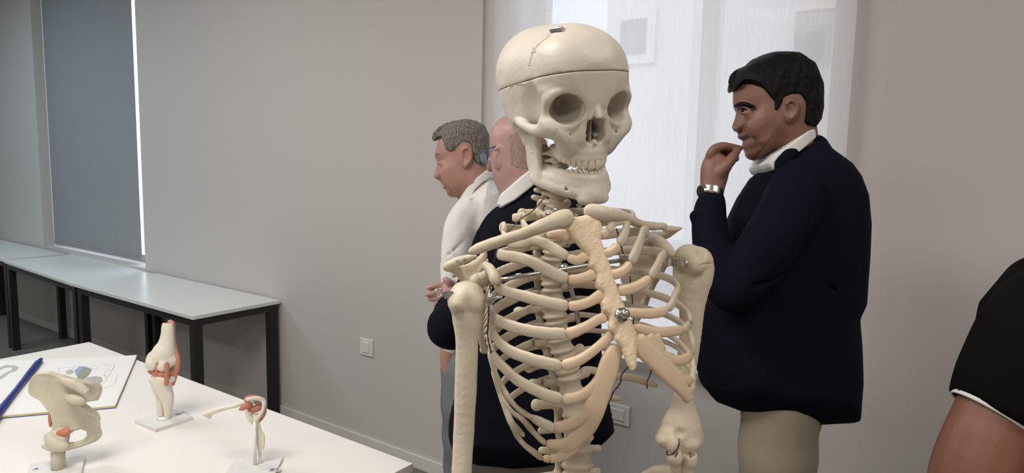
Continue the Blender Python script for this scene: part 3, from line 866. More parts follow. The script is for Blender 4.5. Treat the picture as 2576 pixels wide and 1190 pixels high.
# broad cartilage plates along the rib margin
def plate(pts, ws, name='costal_margin', th=0.0046):
    c = [cage_hit(*q) for q in pts]; N = [c_nrm(p) for p in c]
    V, Fc = ribbon(c, N, [w * pix_m(c[i]) for i, w in enumerate(ws)], [th] * len(c), 16, 6, 0.0)
    return obj(name, SK.to(V), Fc, MT['cart'], SKEL)
plate([(1552, 868), (1538, 905), (1524, 945), (1508, 990), (1492, 1035), (1470, 1078), (1440, 1112), (1412, 1132)], [17, 27, 27, 27, 28, 26, 20, 10])
plate([(1598, 848), (1622, 880), (1652, 908), (1680, 935), (1706, 962), (1722, 988), (1729, 1012)], [24, 26, 27, 27, 25, 18, 8])
plate([(1648, 838), (1654, 858), (1668, 884)], [13, 11, 12], 'cartilage_bridge')

# breastbone
def st_plane():
    a = sk_y(1470, 550, 0.066); b = sk_y(1590, 900, 0.117)
    z = a - b; z /= np.linalg.norm(z)
    y = np.cross(z, [1, 0, 0]); y = y if y[1] > 0 else -y; y /= np.linalg.norm(y)
    x = np.cross(y, z); x = x if x[0] > 0 else -x
    A = np.array([x, y, z]) @ SK.A
    return Frame(SK.to(a), A)
STF = st_plane()
def st2(px, py):
    o = STF.loc(CAM); r = STF.A @ (R @ cray(px, py)); p = o + r * (-o[1] / r[1]); return (p[0], p[2])
ST_OUT = [(1469, 542), (1481, 534), (1491, 540), (1509, 556), (1517, 581), (1511, 605), (1519, 625), (1525, 645), (1535, 671), (1542, 696), (1550, 718), (1559, 744), (1571, 773), (1581, 795), (1591, 817), (1599, 837), (1601, 861), (1600, 922), (1594, 935),
          (1588, 933), (1579, 918), (1571, 898), (1563, 877), (1546, 855), (1545, 841), (1532, 831), (1529, 819), (1532, 805), (1530, 793), (1514, 783), (1510, 762), (1518, 746), (1516, 736), (1500, 726), (1495, 708), (1499, 690), (1491, 677), (1479, 673), (1479, 645), (1467, 631), (1457, 621), (1439, 601), (1429, 585), (1423, 573), (1431, 560), (1434, 544), (1451, 546)]
P2 = [st2(*q) for q in ST_OUT]
v = Vox((min(p[0] for p in P2) - .006, -.016, min(p[1] for p in P2) - .006), (max(p[0] for p in P2) + .006, .014, max(p[1] for p in P2) + .006), 0.0011)
pillow(v, P2, 0.0058, 0.0075, p=0.42, axis=1)
v.noise(0.0005, 420, 3); v.noise(0.0004, 900, 5)
ja = st2(1520, 633); 
v.cone((ja[0] - .022, .007, ja[1] + .001), (ja[0] + .012, .007, ja[1] - .0), .0009, .0009, '-', .0005)
xa = st2(1563, 893); xb = st2(1601, 888)
v.chain([(xa[0], .0066, xa[1]), ((xa[0] + xb[0]) / 2, .0066, (xa[1] + xb[1]) / 2 - .002), (xb[0], .0066, xb[1])], .0011, '-', .0005)
STERNUM, stb = vobj('sternum', v, STF, MT['breast'], SKEL, 1, want=True)
bp_ = STF.to([st2(1556, 794)[0], 0.006, st2(1556, 794)[1]]); bn = STF.A[1]
g = G().tube([bp_ - bn * .002, bp_ + bn * .004], .0088, 6).tube([bp_ + bn * .003, bp_ + bn * .011], .0052, 16).ball(bp_ + bn * .011, .0056, 16, 10)
g.build('chrome_bolt', MT['steel'], STERNUM, smooth=True)['label'] = 'chrome cap nut'

# clavicles
def long_bone(name, pts, rs, parent, k=0.004, h=0.0014, m='bone', nz=0.0004, extra=None, depth=True, flat=None, q=1, want=False):
    """pts (px, py, depth), rs in px"""
    P = [SK.to(sk_d(*p)) for p in pts]; P = [CAMF.loc(p) for p in P]
    rr = [r * pts[i][2] / F_PX for i, r in enumerate(rs)]
    lo = np.min(P, 0) - max(rr) - .012; hi = np.max(P, 0) + max(rr) + .012
    v = Vox(lo, hi, h)
    v.chain(P, rr, '+', k, flat, q, sm=4)
    if extra: extra(v)
    if nz: v.noise(nz, 260, 7); v.noise(nz * .6, 600, 8)
    return vobj(name, v, CAMF, MT[m], parent, 1, want=want)
def frame_at(px, py, d, a, b, c):
    r = R @ cray(px, py)
    rh = np.array([r[0], r[1], 0]); rh /= np.linalg.norm(rh)
    rt = np.array([rh[1], -rh[0], 0])
    a, b, c = map(math.radians, (a, b, c))
    Fw = -rh * math.cos(a) + rt * math.sin(a); L = rt * math.cos(a) + rh * math.sin(a); Up = np.array([0, 0, 1.0])
    U2 = Up * math.cos(c) + Fw * math.sin(c); F2 = Fw * math.cos(c) - Up * math.sin(c)
    return Frame(CAM + r * d, [L * math.cos(b) + U2 * math.sin(b), F2, U2 * math.cos(b) - L * math.sin(b)])

# ---- collar bones (px, py, body-frame y), radii in px
def bone(name, pts, rs, parent=None, want=False, k=0.004, h=0.0014, extra=None, flat=None, q=1, nz=0.0004, m='bone'):
    P = [CAMF.loc(SK.to(sk_y(*p))) for p in pts]
    rr = [r * P[i][2] / F_PX for i, r in enumerate(rs)]
    mg = max(rr) + (.034 if extra else .012)
    v = Vox(np.min(P, 0) - mg, np.max(P, 0) + mg, h)
    v.chain(P, rr, '+', k, flat, q, sm=4)
    if extra: extra(v)
    if nz: v.noise(nz, 260, 7); v.noise(nz * .6, 600, 8)
    return vobj(name, v, CAMF, MT[m], parent if parent is not None else SKEL, 1, want=want)
def pc(px, py, y): return CAMF.loc(SK.to(sk_y(px, py, y)))
def rpx(r, p): return r * p[2] / F_PX
bone('clavicle', [(1424, 547, .070), (1400, 556, .074), (1362, 569, .074), (1322, 586, .062), (1281, 599, .046), (1241, 612, .032), (1205, 625, .022), (1184, 634, .018)], [21, 18.5, 15, 13, 12.5, 12.5, 12, 7], k=.003, flat=(0, 0, 1), q=.8)
bone('clavicle', [(1484, 531, .066), (1500, 533, .069), (1521, 537, .070), (1552, 541, .066), (1584, 552, .052), (1612, 564, .036), (1641, 569, .024), (1672, 569, .016)], [16, 16, 16, 14.5, 12, 10, 10, 8], k=.003, flat=(0, 0, 1), q=.8)

# ---- shoulder blades
def scapula_r():
    A = lambda x, y, d: pc(x, y, d)
    v = Vox(np.min([A(1100, 620, -.02), A(1290, 920, -.10)], 0) - .03, np.max([A(1100, 620, .05), A(1290, 920, -.08)], 0) + .03, 0.0014)
    seg = lambda pts, rs, k=.004, fl=None, q=1: v.chain([A(*p) for p in pts], [rpx(r, A(*pts[i])) for i, r in enumerate(rs)], '+', k, fl, q, sm=3)
    seg([(1123, 672, -.012), (1145, 661, -.008), (1170, 652, -.004), (1194, 646, .002)], [10, 11, 9.5, 7.5])            # acromion
    seg([(1128, 676, -.014), (1148, 684, -.03), (1166, 694, -.045)], [8, 6, 6])
    seg([(1138, 670, -.012), (1152, 680, -.022), (1166, 700, -.03), (1185, 712, -.036)], [6, 10, 10, 10])
    # spine of the blade, a wide thin wing going up and back
    for i in range(7):
        t = i / 6
        a = A(1150 + 30 * t, 676 + 14 * t, -.020 - .02 * t); b = A(1205 + 16 * t, 664 - 30 * t, -.060)
        v.cone(a, b, .0022, .0022, k=.004)
    seg([(1170, 704, -.034), (1195, 690, -.042), (1212, 668, -.05), (1222, 634, -.064)], [8, 7, 6, 4])
    # glenoid and neck
    seg([(1180, 722, -.022), (1196, 708, -.025), (1212, 700, -.028)], [12, 16, 14])
    seg([(1196, 716, -.026), (1212, 705, -.025), (1226, 690, -.018)], [15, 14, 12])
    # coracoid
    seg([(1222, 668, -.016), (1232, 676, -.004), (1242, 692, .010), (1247, 706, .018)], [10, 11, 12, 13], .003)
    # blade
    P0 = [(1196, 730, -.034), (1205, 780, -.050), (1208, 830, -.066), (1216, 880, -.082)]
    Q0 = [(1224, 640, -.070), (1236, 700, -.085), (1236, 780, -.095), (1224, 884, -.086)]
    for i in range(15):
        t = i / 14 * 3; j = min(int(t), 2); f = t - j
        a = np.array(P0[j]) * (1 - f) + np.array(P0[j + 1]) * f; b = np.array(Q0[j]) * (1 - f) + np.array(Q0[j + 1]) * f
        v.cone(A(*a), A(*b), .0030, .0018, k=.003)
    seg(P0, [9, 8, 8, 7])
    seg([(1216, 880, -.082), (1224, 884, -.088)], [8, 6])
    v.noise(.0004, 240, 3)
    o = vobj('scapula', v, CAMF, MT['bone'], SKEL)
    for px, py in ((1168, 652), (1150, 656)):
        p = SK.to(sk_y(px, py, .004)); 
        G().ball(p, .0018, 8, 6).build('screw', MT['steel'], o, smooth=True)
scapula_r()
def scapula_l():
    A = lambda x, y, d: pc(x, y, d)
    v = Vox(np.min([A(1480, 540, .03), A(1730, 760, -.12)], 0) - .03, np.max([A(1480, 540, -.10), A(1740, 760, -.10)], 0) + .03, 0.0015)
    seg = lambda pts, rs, k=.004, fl=None, q=1: v.chain([A(*p) for p in pts], [rpx(r, A(*pts[i])) for i, r in enumerate(rs)], '+', k, fl, q, sm=3)
    seg([(1715, 574, -.010), (1700, 576, -.008), (1684, 576, -.004), (1672, 576, 0)], [2.5, 6, 8, 7])          # acromion tip
    seg([(1706, 577, -.012), (1684, 586, -.022), (1668, 592, -.035), (1640, 592, -.055), (1620, 596, -.07)], [4, 9, 10, 9, 6])
    seg([(1640, 600, -.018), (1656, 606, -.004), (1674, 622, .008), (1686, 638, .012)], [11, 12, 13, 12], .003)   # coracoid
    seg([(1630, 612, -.03), (1648, 628, -.03), (1664, 646, -.026), (1676, 660, -.022)], [13, 17, 17, 12])       # neck and socket
    P0 = [(1672, 664, -.030), (1640, 720, -.055), (1615, 780, -.078), (1600, 806, -.088)]
    Q0 = [(1600, 592, -.078), (1556, 600, -.090), (1562, 700, -.098), (1592, 806, -.090)]
    for i in range(26):
        t = i / 25 * 3; j = min(int(t), 2); f = t - j
        a = np.array(P0[j]) * (1 - f) + np.array(P0[j + 1]) * f; b = np.array(Q0[j]) * (1 - f) + np.array(Q0[j + 1]) * f
        v.cone(A(*a), A(*b), .0032, .0022, k=.003)
    seg(P0, [9, 8, 8, 7])
    vobj('scapula', v, CAMF, MT['bone'], SKEL)
scapula_l()

# ---- arm bones
def hum_r(v):
    A = lambda x, y, d: pc(x, y, d)
    v.ell(A(1174, 748, .0), [rpx(44, A(1175, 750, 0)), rpx(43, A(1175, 750, 0)), .0235], k=.004)
    v.ell(A(1155, 764, .006), [rpx(25, A(1175, 750, 0)), rpx(22, A(1175, 750, 0)), .017], k=.010)
    v.ell(A(1197, 764, .008), [rpx(23, A(1175, 750, 0)), rpx(21, A(1175, 750, 0)), .015], k=.010)
    v.cone(A(1184, 735, .030), A(1180, 785, .026), .003, .004, '-', .008)
    # growth line
    pts = [A(1130, 768, .024), A(1145, 776, .030), A(1160, 777, .034), A(1172, 776, .034), A(1186, 766, .034), A(1200, 770, .034), A(1218, 768, .026)]
    for i in range(len(pts) - 1): v.cone(pts[i], pts[i + 1], .0012, .0012, '-', .0012)
hr = bone('humerus', [(1175, 782, .0), (1176, 805, .0), (1175, 838, .0), (1174, 900, .0), (1172, 960, .0), (1170, 1020, .0), (1166, 1105, .0), (1161, 1190, .004), (1160, 1250, .005), (1162, 1330, .002)], [33, 29, 25, 24, 24, 23.5, 23, 22, 24, 34], extra=hum_r, k=.008, want=False)
def hum_l(v):
    A = lambda x, y, d: pc(x, y, d); s = lambda r: rpx(r, A(1740, 650, 0))
    v.ell(A(1733, 651, -.002), [s(38), s(37), .022], k=.006)
    v.ell(A(1764, 652, .002), [s(25), s(28), .019], k=.006)
    v.ell(A(1748, 665, .016), [s(24), s(26), .012], k=.008)
    v.ell(A(1762, 640, .020), [s(9), s(14), .008], '-', .006)
    pts = [A(1752, 682, .030), A(1760, 668, .029), A(1774, 665, .024), A(1787, 663, .016)]
    for i in range(len(pts) - 1): v.cone(pts[i], pts[i + 1], .0012, .0012, '-', .0012)
    # lower end
    v.ell(A(1667, 1106, .0), [s(19), s(15), .011], k=.012)
    v.ell(A(1751, 1106, .0), [s(14), s(17), .011], k=.010)
    v.ell(A(1693, 1118, .012), [s(17), s(24), .013], k=.004)
    v.ell(A(1737, 1116, .012), [s(25), s(21), .012], k=.004)
    v.cone(A(1684, 1095, .002), A(1745, 1095, .002), .010, .010, k=.008)
    v.ell(A(1712, 1092, .018), [s(12), s(9), .006], '-', .006)
bone('humerus', [(1746, 672, .0), (1743, 700, .0), (1742, 735, .0), (1740, 790, .0), (1736, 850, .0), (1729, 910, .0), (1722, 960, .0), (1718, 1010, .0), (1718, 1045, .0), (1714, 1075, .0), (1712, 1100, .0)], [42, 33, 27, 23, 21, 20, 19, 20, 25, 34, 40], extra=hum_l, k=.010, flat=(0, 0, 1), q=.62)
def ulna(v):
    A = lambda x, y, d: pc(x, y, d)
    v.ell(A(1698, 1150, .012), [.011, .012, .012], k=.006)
bone('ulna', [(1697, 1148, .004), (1702, 1170, .004), (1706, 1200, .002), (1712, 1300, .0), (1716, 1420, .0)], [17, 15, 13, 10, 9], extra=ulna)
def radius(v):
    A = lambda x, y, d: pc(x, y, d)
    v.cone(A(1735, 1150, .018), A(1736, 1160, .018), .0105, .0105, k=.002)
    v.ell(A(1735, 1143, .020), [.0080, .004, .008], '-', .002)
bone('radius', [(1734, 1160, .016), (1731, 1178, .014), (1730, 1200, .012), (1738, 1300, .006), (1744, 1420, .006)], [15, 13, 13, 12, 14], extra=radius)
bone('ulna', [(1168, 1360, .0), (1172, 1420, .0), (1180, 1560, .0), (1186, 1660, .0)], [22, 15, 12, 10])
bone('radius', [(1146, 1372, .006), (1148, 1430, .006), (1152, 1560, .006), (1156, 1660, .006)], [16, 13, 13, 18])

# ---- metal fittings
def stick(name, pts, r, m='steel', parent=None, seg=10):
    P = [SK.to(sk_y(*p)) for p in pts]
    return G().tube(P, r, seg).build(name, MT[m], parent if parent is not None else SKEL, smooth=True)
stick('shoulder_rod', [(1214, 712, -.030), (1340, 690, -.030), (1480, 667, -.030), (1582, 652, -.030)], .0030)
stick('shoulder_rod', [(1212, 713, -.030), (1246, 707, -.030)], .0048)
G().box(-np.array([.006, .006, .007]) + SK.to(sk_y(1574, 652, -.030)), np.array([.006, .006, .007]) + SK.to(sk_y(1574, 652, -.030)), .001).build('rod_clamp', MT['steel'], SKEL)
stick('support_rod', [(1418, 668, -.045), (1432, 712, -.045), (1449, 770, -.045), (1456, 816, -.045)], .0034)
G().ball(SK.to(sk_y(1419, 675, -.04)), .007, 10, 8).build('rod_clamp', MT['steel'], SKEL, smooth=True)
# right shoulder: eye bolt, plates, wing bolt
eb = [(1136, 748), (1120, 743)]
stick('eye_bolt', [(1134, 748, .0), (1110, 741, .0)], .0016)
cc = sk_y(1104, 737, .0); 
ring = [SK.to(cc + np.array([.0048 * math.cos(t), 0, .0048 * math.sin(t)])) for t in np.linspace(0, 2 * math.pi, 20)]
G().tube(ring, .0013, 8, caps=False).build('bolt_eye', MT['steel'], SKEL, smooth=True)
def strap(pts, w, th=.0009, name='steel_strap', m='steel'):
    P = [sk_y(*p) for p in pts]
    Q = smoothpts(P, 6)
    V = []; 
    for i, p in enumerate(Q):
        T = Q[min(i + 1, len(Q) - 1)] - Q[max(i - 1, 0)]; T /= np.linalg.norm(T)
        up = np.array([0, 0, 1.0]); up -= T * up.dot(T); up /= np.linalg.norm(up); n = np.cross(T, up)
        for a, b in ((-1, -1), (1, -1), (1, 1), (-1, 1)): V.append(SK.to(p + up * a * w / 2 + n * b * th))
    L = len(Q)
    Fc = [(i * 4 + k, i * 4 + (k + 1) % 4, (i + 1) * 4 + (k + 1) % 4, (i + 1) * 4 + k) for i in range(L - 1) for k in range(4)] + [(0, 1, 2, 3), tuple(L * 4 - 4 + k for k in range(4))]
    return obj(name, V, Fc, MT[m], SKEL, smooth=False)
strap([(1116, 746, .002), (1126, 740, .006), (1140, 742, .010)], .008)
strap([(1217, 736, .0), (1224, 745, .008), (1222, 755, .014)], .010)
bolt(SK.to(sk_y(1234, 750, .026)), SK.A[1] * .5 + SK.A[0], .0022, .018, MT['steel'], SKEL, 'wing_bolt')
G().ball(SK.to(sk_y(1233, 752, .026)), (.005, .005, .008), 10, 8).build('wing_nut', MT['steel'], SKEL, smooth=True)
strap([(1674, 645, -.012), (1680, 656, .004), (1700, 660, .020), (1724, 660, .030)], .0115)
stick('strap_pin', [(1727, 655, .034), (1727, 672, .034)], .0017)
# twisted wires
def wire(pts, r=.0007, parent=None, tw=True):
    P = smoothpts([sk_y(*p) for p in pts], 8); P = [SK.to(p) for p in P]
    if not tw: return G().tube(P, r, 6).build('wire', MT['wire'], SKEL, smooth=True)
    g = G()
    for ph in (0, math.pi):
        g.tube([p + np.array([math.cos(i * 1.1 + ph), math.sin(i * 1.1 + ph), 0]) * r * .9 for i, p in enumerate(P)], r * .8, 5)
    return g.build('twisted_wire', MT['wire'], SKEL, smooth=True)
wire([(1368, 498, .0), (1352, 518, .0), (1335, 535, .005), (1310, 550, .01), (1296, 565, .01), (1275, 584, .01)])
wire([(1256, 620, .02), (1248, 636, .02), (1243, 660, .02)])
wire([(1233, 720, .02), (1235, 738, .02)]); wire([(1230, 770, .0), (1229, 800, .0), (1227, 845, .0), (1236, 890, .0)])
wire([(1550, 575, .0), (1558, 600, -.01), (1564, 625, -.02), (1568, 640, -.025)])
wire([(1585, 695, -.02), (1587, 720, -.02), (1590, 745, -.02), (1591, 765, -.02)]); wire([(1595, 800, -.02), (1592, 816, -.02)])
wire([(1579, 924, .06), (1563, 945, .04), (1561, 962, .01), (1541, 990, .0), (1536, 1005, -.01), (1520, 1027, -.01)])
wire([(1639, 926, .0), (1635, 944, -.015), (1630, 955, -.03), (1627, 966, -.02), (1629, 977, -.03)], tw=False, r=.0009)
wire([(1709, 1103, .028), (1708, 1118, .032), (1702, 1132, .028), (1692, 1142, .022), (1680, 1144, .02), (1677, 1134, .02)], tw=False, r=.001)
wire([(1706, 1138, .028), (1698, 1150, .028)], tw=False, r=.001)
wire([(1733, 1138, .026), (1738, 1144, .03), (1737, 1152, .032)], tw=False, r=.001)
for px, py, y in ((1396, 528, -.035), (1377, 538, -.035), (1448, 541, -.03), (1456, 517, -.03), (1493, 512, -.02)):
    bolt(SK.to(sk_y(px, py, y + .012)), SK.A[1], .0028, .007, MT['steel'], SKEL, 'bolt')

# ---- pelvis, and the stand the skeleton hangs on
def pelvis():
    v = Vox((-.16, -.11, -.48), (.16, .11, -.22), .003)
    for s_ in (-1, 1):
        v.chain([(s_ * .06, -.075, -.30), (s_ * .105, -.055, -.262), (s_ * .135, -.005, -.262), (s_ * .130, .045, -.285), (s_ * .118, .062, -.320)], [.010, .009, .010, .009, .009], sm=4)
        for i in range(9):
            t = i / 8
            top = [s_ * (.07 + .065 * math.sin(t * 2.2)), -.070 + .125 * t, -.29 + .025 * math.sin(t * 3.1)]
            v.cone(top, (s_ * (.055 + .035 * t), -.035 + .045 * t, -.375), .004, .007, k=.006)
        v.ell((s_ * .085, .012, -.385), (.026, .026, .026), k=.01); v.ell((s_ * .108, .015, -.388), (.022, .022, .022), '-', .004)
        v.chain([(s_ * .075, .02, -.385), (s_ * .04, .055, -.395), (s_ * .010, .066, -.408)], [.013, .010, .013], sm=3)
        v.chain([(s_ * .010, .062, -.415), (s_ * .045, .025, -.455), (s_ * .060, -.02, -.468), (s_ * .075, -.01, -.41)], [.010, .009, .013, .014], sm=3)
    v.chain([(0, -.055, -.285), (0, -.075, -.34), (0, -.085, -.39), (0, -.07, -.43)], [.042, .034, .022, .010], flat=(0, 1, 0), q=.45, sm=3)
    return vobj('pelvis', v, SK, MT['bone'], SKEL)
pelvis()
for s_ in (-1, 1):
    P = [S(s_ * .105, .015, -.39), S(s_ * .12, .01, -.42), S(s_ * .11, .012, -.50), S(s_ * .09, .012, -.66), S(s_ * .08, .01, -.82)]
    P = [CAMF.loc(p) for p in P]
    v = Vox(np.min(P, 0) - .05, np.max(P, 0) + .05, .003)
    v.chain(P, [.022, .020, .014, .013, .028], k=.01, sm=4); vobj('femur', v, CAMF, MT['bone'], SKEL)
    a = S(s_ * .08, .01, -.85); b = np.array([a[0] - .0, a[1], .12])
    P = [CAMF.loc(p) for p in (a, a * .7 + b * .3, a * .3 + b * .7, b)]
    v = Vox(np.min(P, 0) - .05, np.max(P, 0) + .05, .003)
    v.chain(P, [.028, .014, .011, .018], k=.01, sm=4); vobj('tibia', v, CAMF, MT['bone'], SKEL)
    fw = SK.A[1].copy(); fw[2] = 0; fw /= np.linalg.norm(fw)
    P = [CAMF.loc(p) for p in (b - fw * .04 + [0, 0, -.03], b + fw * .03 + [0, 0, -.04], b + fw * .10 + [0, 0, -.07], b + fw * .17 + [0, 0, -.085])]
    v = Vox(np.min(P, 0) - .06, np.max(P, 0) + .06, .003)
    v.chain(P, [.022, .022, .022, .012], k=.01, sm=4, flat=CAMF.A @ np.cross(fw, [0, 0, 1]), q=1.5); vobj('foot', v, CAMF, MT['bone'], SKEL)
pb = S(0, -.10, -.36)
G().tube([(pb[0], pb[1], .06), pb], .012, 16).tube([pb, S(0, -.07, -.36)], .010, 10).build('stand_pole', MT['steel'], SKEL, smooth=True)
g = G()
for k in range(5):
    an = k * 2 * math.pi / 5 + .3
    g.tube([(pb[0], pb[1], .075), (pb[0] + .30 * math.cos(an), pb[1] + .30 * math.sin(an), .06)], [.016, .011], 10)
    g.tube([(pb[0] + .30 * math.cos(an), pb[1] + .30 * math.sin(an) - .012, .03), (pb[0] + .30 * math.cos(an), pb[1] + .30 * math.sin(an) + .012, .03)], .03, 16)
g.build('stand_foot', MT['edge'], SKEL, smooth=False)

# ---- neck
NK = [(1395, 528), (1402, 503), (1406, 479), (1407, 456), (1406, 434), (1405, 412), (1404, 392), (1403, 374)]
NP = [sk_y(px, py, y) for (px, py), y in zip(NK, (-.048, -.046, -.044, -.042, -.040, -.038, -.036, -.034))]
for i in range(7):
    b, a = NP[i], NP[i + 1]; mid = (a + b) / 2; x, y, up = axes_of(a, b); L_ = np.linalg.norm(a - b)
    V0, Q0 = VERT['cervical']; sw = 1.12 - .05 * i
    if i == 6: sw = 1.15
    o = place_mesh('vertebra', 'cervical', V0, Q0, SK.to(mid), [SK.A.T @ x, SK.A.T @ y, SK.A.T @ up], (sw, sw, L_ * .5 * .8 / .0072), MT['bone'], SKEL)
    if i < 6:
        g = G(); P = [SK.to(b + up * zz) for zz in (-.0016, .0016)]
        d_ = g.tube([SK.to(a + y * .0 - up * .0017), SK.to(a + up * .0017)], .0125 * sw * .82, 20).build('spinal_disc', MT['disc'], o, smooth=True)
        d_.matrix_parent_inverse = o.matrix_local.inverted()

# ---- skull
SF = frame_at(1419, 259, 0.905, 27.0, 5.0, 7.5)
def skull():
    v = Vox((-.082, -.108, -.088), (.082, .115, .112), 0.00125)
    E = v.ell
    E((0, -.008, .032), (.0760, .0945, .0700), k=0)
    E((0, .040, .040), (.056, .047, .052), k=.03)
    E((0, .060, .020), (.050, .028, .030), k=.02)
    for s_ in (-1, 1):
        E((s_ * .032, -.036, .040), (.042, .052, .048), k=.03)
        E((s_ * .024, .052, .046), (.026, .030, .030), k=.02)
        E((s_ * .050, -.020, -.006), (.020, .045, .030), k=.02)
        E((s_ * .043, .030, .004), (.020, .030, .030), k=.015)
    E((0, -.055, .002), (.050, .046, .042), k=.02)
    E((0, -.060, -.022), (.042, .034, .024), k=.015)
    E((0, .006, -.026), (.044, .052, .016), k=.01)
    E((0, .055, -.004), (.042, .030, .034), k=.012)             # mid face core
    for s_ in (-1, 1):
        # temporal hollow behind the orbit
        E((s_ * .082, .052, -.002), (.026, .026, .034), '-', .014)
        E((s_ * .075, .030, -.036), (.030, .030, .014), '-', .008)
        # brow ridge and rims
        v.chain([(s_ * .055, .066, .008), (s_ * .050, .074, .017), (s_ * .036, .080, .0225), (s_ * .020, .083, .022), (s_ * .004, .084, .016)], [.0045, .0050, .0052, .0058, .0060], k=.016, sm=3)
        v.chain([(s_ * .055, .066, .010), (s_ * .0560, .062, -.002), (s_ * .0545, .062, -.014), (s_ * .050, .067, -.021)], [.0052, .0046, .0052, .0065], k=.005, sm=3)
        v.chain([(s_ * .057, .060, -.020), (s_ * .050, .068, -.026), (s_ * .040, .074, -.034), (s_ * .034, .072, -.044)], [.0085, .0100, .0085, .0070], k=.008, sm=3)
        v.chain([(s_ * .050, .069, -.022), (s_ * .037, .078, -.0235), (s_ * .024, .083, -.018), (s_ * .017, .084, -.006)], [.0060, .0050, .0045, .0045], k=.005, sm=3)
        # cheek arch
        v.chain([(s_ * .055, .060, -.028), (s_ * .0635, .046, -.029), (s_ * .0675, .030, -.026), (s_ * .0685, .014, -.023), (s_ * .0640, .000, -.020), (s_ * .058, -.008, -.018)], [.0085, .0062, .0050, .0047, .0052, .0070], k=.006, sm=4)
        E((s_ * .054, -.006, -.016), (.014, .028, .018), k=.012)
        # maxilla sides
        v.chain([(s_ * .034, .068, -.030), (s_ * .030, .070, -.046), (s_ * .026, .068, -.056)], [.0095, .0085, .0075], k=.008, sm=3)
        v.chain([(s_ * .009, .087, .008), (s_ * .013, .086, -.008), (s_ * .0165, .084, -.024), (s_ * .0165, .082, -.038)], [.0040, .0040, .0045, .0060], k=.008, sm=3)
    E((0, .058, -.050), (.030, .028, .016), k=.010)
    for s_ in (-1, 1): E((s_ * .023, .060, -.036), (.019, .0215, .022), k=.012)
    E((0, .066, -.052), (.018, .0185, .012), k=.010)
    # nose bones
    v.chain([(0, .084, .013), (0, .0865, .004), (0, .0925, -.006), (0, .0970, -.0125)], [.0062, .0048, .0046, .0042], k=.007, sm=4)
    for s_ in (-1, 1): v.chain([(s_ * .004, .083, .010), (s_ * .0065, .0855, -.002), (s_ * .0080, .0885, -.012)], [.0050, .0048, .0036], k=.007, sm=3)
    # tooth-bearing arch
    arch = [(-.029, .028), (-.0285, .045), (-.025, .060), (-.018, .073), (-.008, .0815), (0, .083), (.008, .0815), (.018, .073), (.025, .060), (.0285, .045), (.029, .028)]
    v.chain([(a * .98, b - .001, -.056) for a, b in arch], [.0062] * 11, k=.008, sm=2)
    v.chain([(a * 1.0, b, -.063) for a, b in arch], [.0052] * 11, k=.004, sm=2)
    for s_ in (-1, 1):
        for a, b in ((.0045, .0835), (.0125, .0795), (.0192, .0730), (.0240, .0640), (.0272, .0545), (.0288, .0440)):
            v.cone((s_ * a * .96, b - .002, -.047), (s_ * a * 1.02, b + .0012, -.0645), .0030, .0040, k=.004)
    E((0, .045, -.066), (.0195, .034, .012), '-', .004)
    # orbits
    for s_ in (-1, 1):
        rot = Matrix.Rotation(math.radians(-s_ * 16), 3, 'Z')
        E((s_ * .0340, .072, -.001), (.0200, .030, .0188), '-', .002, rot)
        E((s_ * .0345, .080, -.001), (.0208, .014, .0196), '-', .0015, rot)
        E((s_ * .026, .050, .001), (.012, .024, .012), '-', .006)
        v.cone((s_ * .0300, .046, .008), (s_ * .0245, .044, -.006), .0016, .0024, '-', .001)
        v.cone((s_ * .0220, .052, .003), (s_ * .0170, .030, .003), .0022, .0022, '-', .001)
        v.cone((s_ * .0300, .052, -.010), (s_ * .0290, .040, -.012), .0014, .0014, '-', .0005)
        v.cone((s_ * .033, .090, -.033), (s_ * .032, .074, -.031), .0015, .0015, '-', .0012)
    # nose opening
    E((0, .088, -.0255), (.0104, .030, .0145), '-', .0015); E((-.0048, .082, -.0340), (.0092, .026, .0100), '-', .002); E((.0048, .082, -.0340), (.0092, .026, .0100), '-', .002)
    E((0, .060, -.030), (.013, .030, .014), '-', .003)
    v.box((.0012, .054, -.028), (.0009, .020, .017), .0006, '+', .001)
    for s_ in (-1, 1):
        v.chain([(s_ * .0105, .060, -.034), (s_ * .0075, .074, -.036), (s_ * .009, .078, -.035)], [.003, .0026, .0012], k=.002)
        v.ell((s_ * .062, -.010, -.027), (.008, .004, .0045), '-', .002)
        v.cone((s_ * .052, -.020, -.022), (s_ * .049, -.014, -.050), .0135, .0065, k=.008)
        v.chain([(s_ * .015, .030, -.030), (s_ * .016, .030, -.056)], [.007, .0045], k=.005)
    v.cone((0, .084, -.043), (0, .092, -.0445), .0040, .0014, k=.003)
    E((0, -.012, -.050), (.017, .018, .010), '-', .004)
    # occipital condyles
    for s_ in (-1, 1): E((s_ * .016, -.012, -.038), (.008, .012, .007), k=.004)
    # temporal line and brow furrow relief
    for s_ in (-1, 1):
        v.chain([(s_ * .060, .058, .020), (s_ * .061, .040, .046), (s_ * .066, .010, .060)], [.0030, .0024, .0018], k=.012, sm=3)
    v.noise(.0005, 130, 11); v.noise(.00022, 420, 12)
    return v
SV = skull()
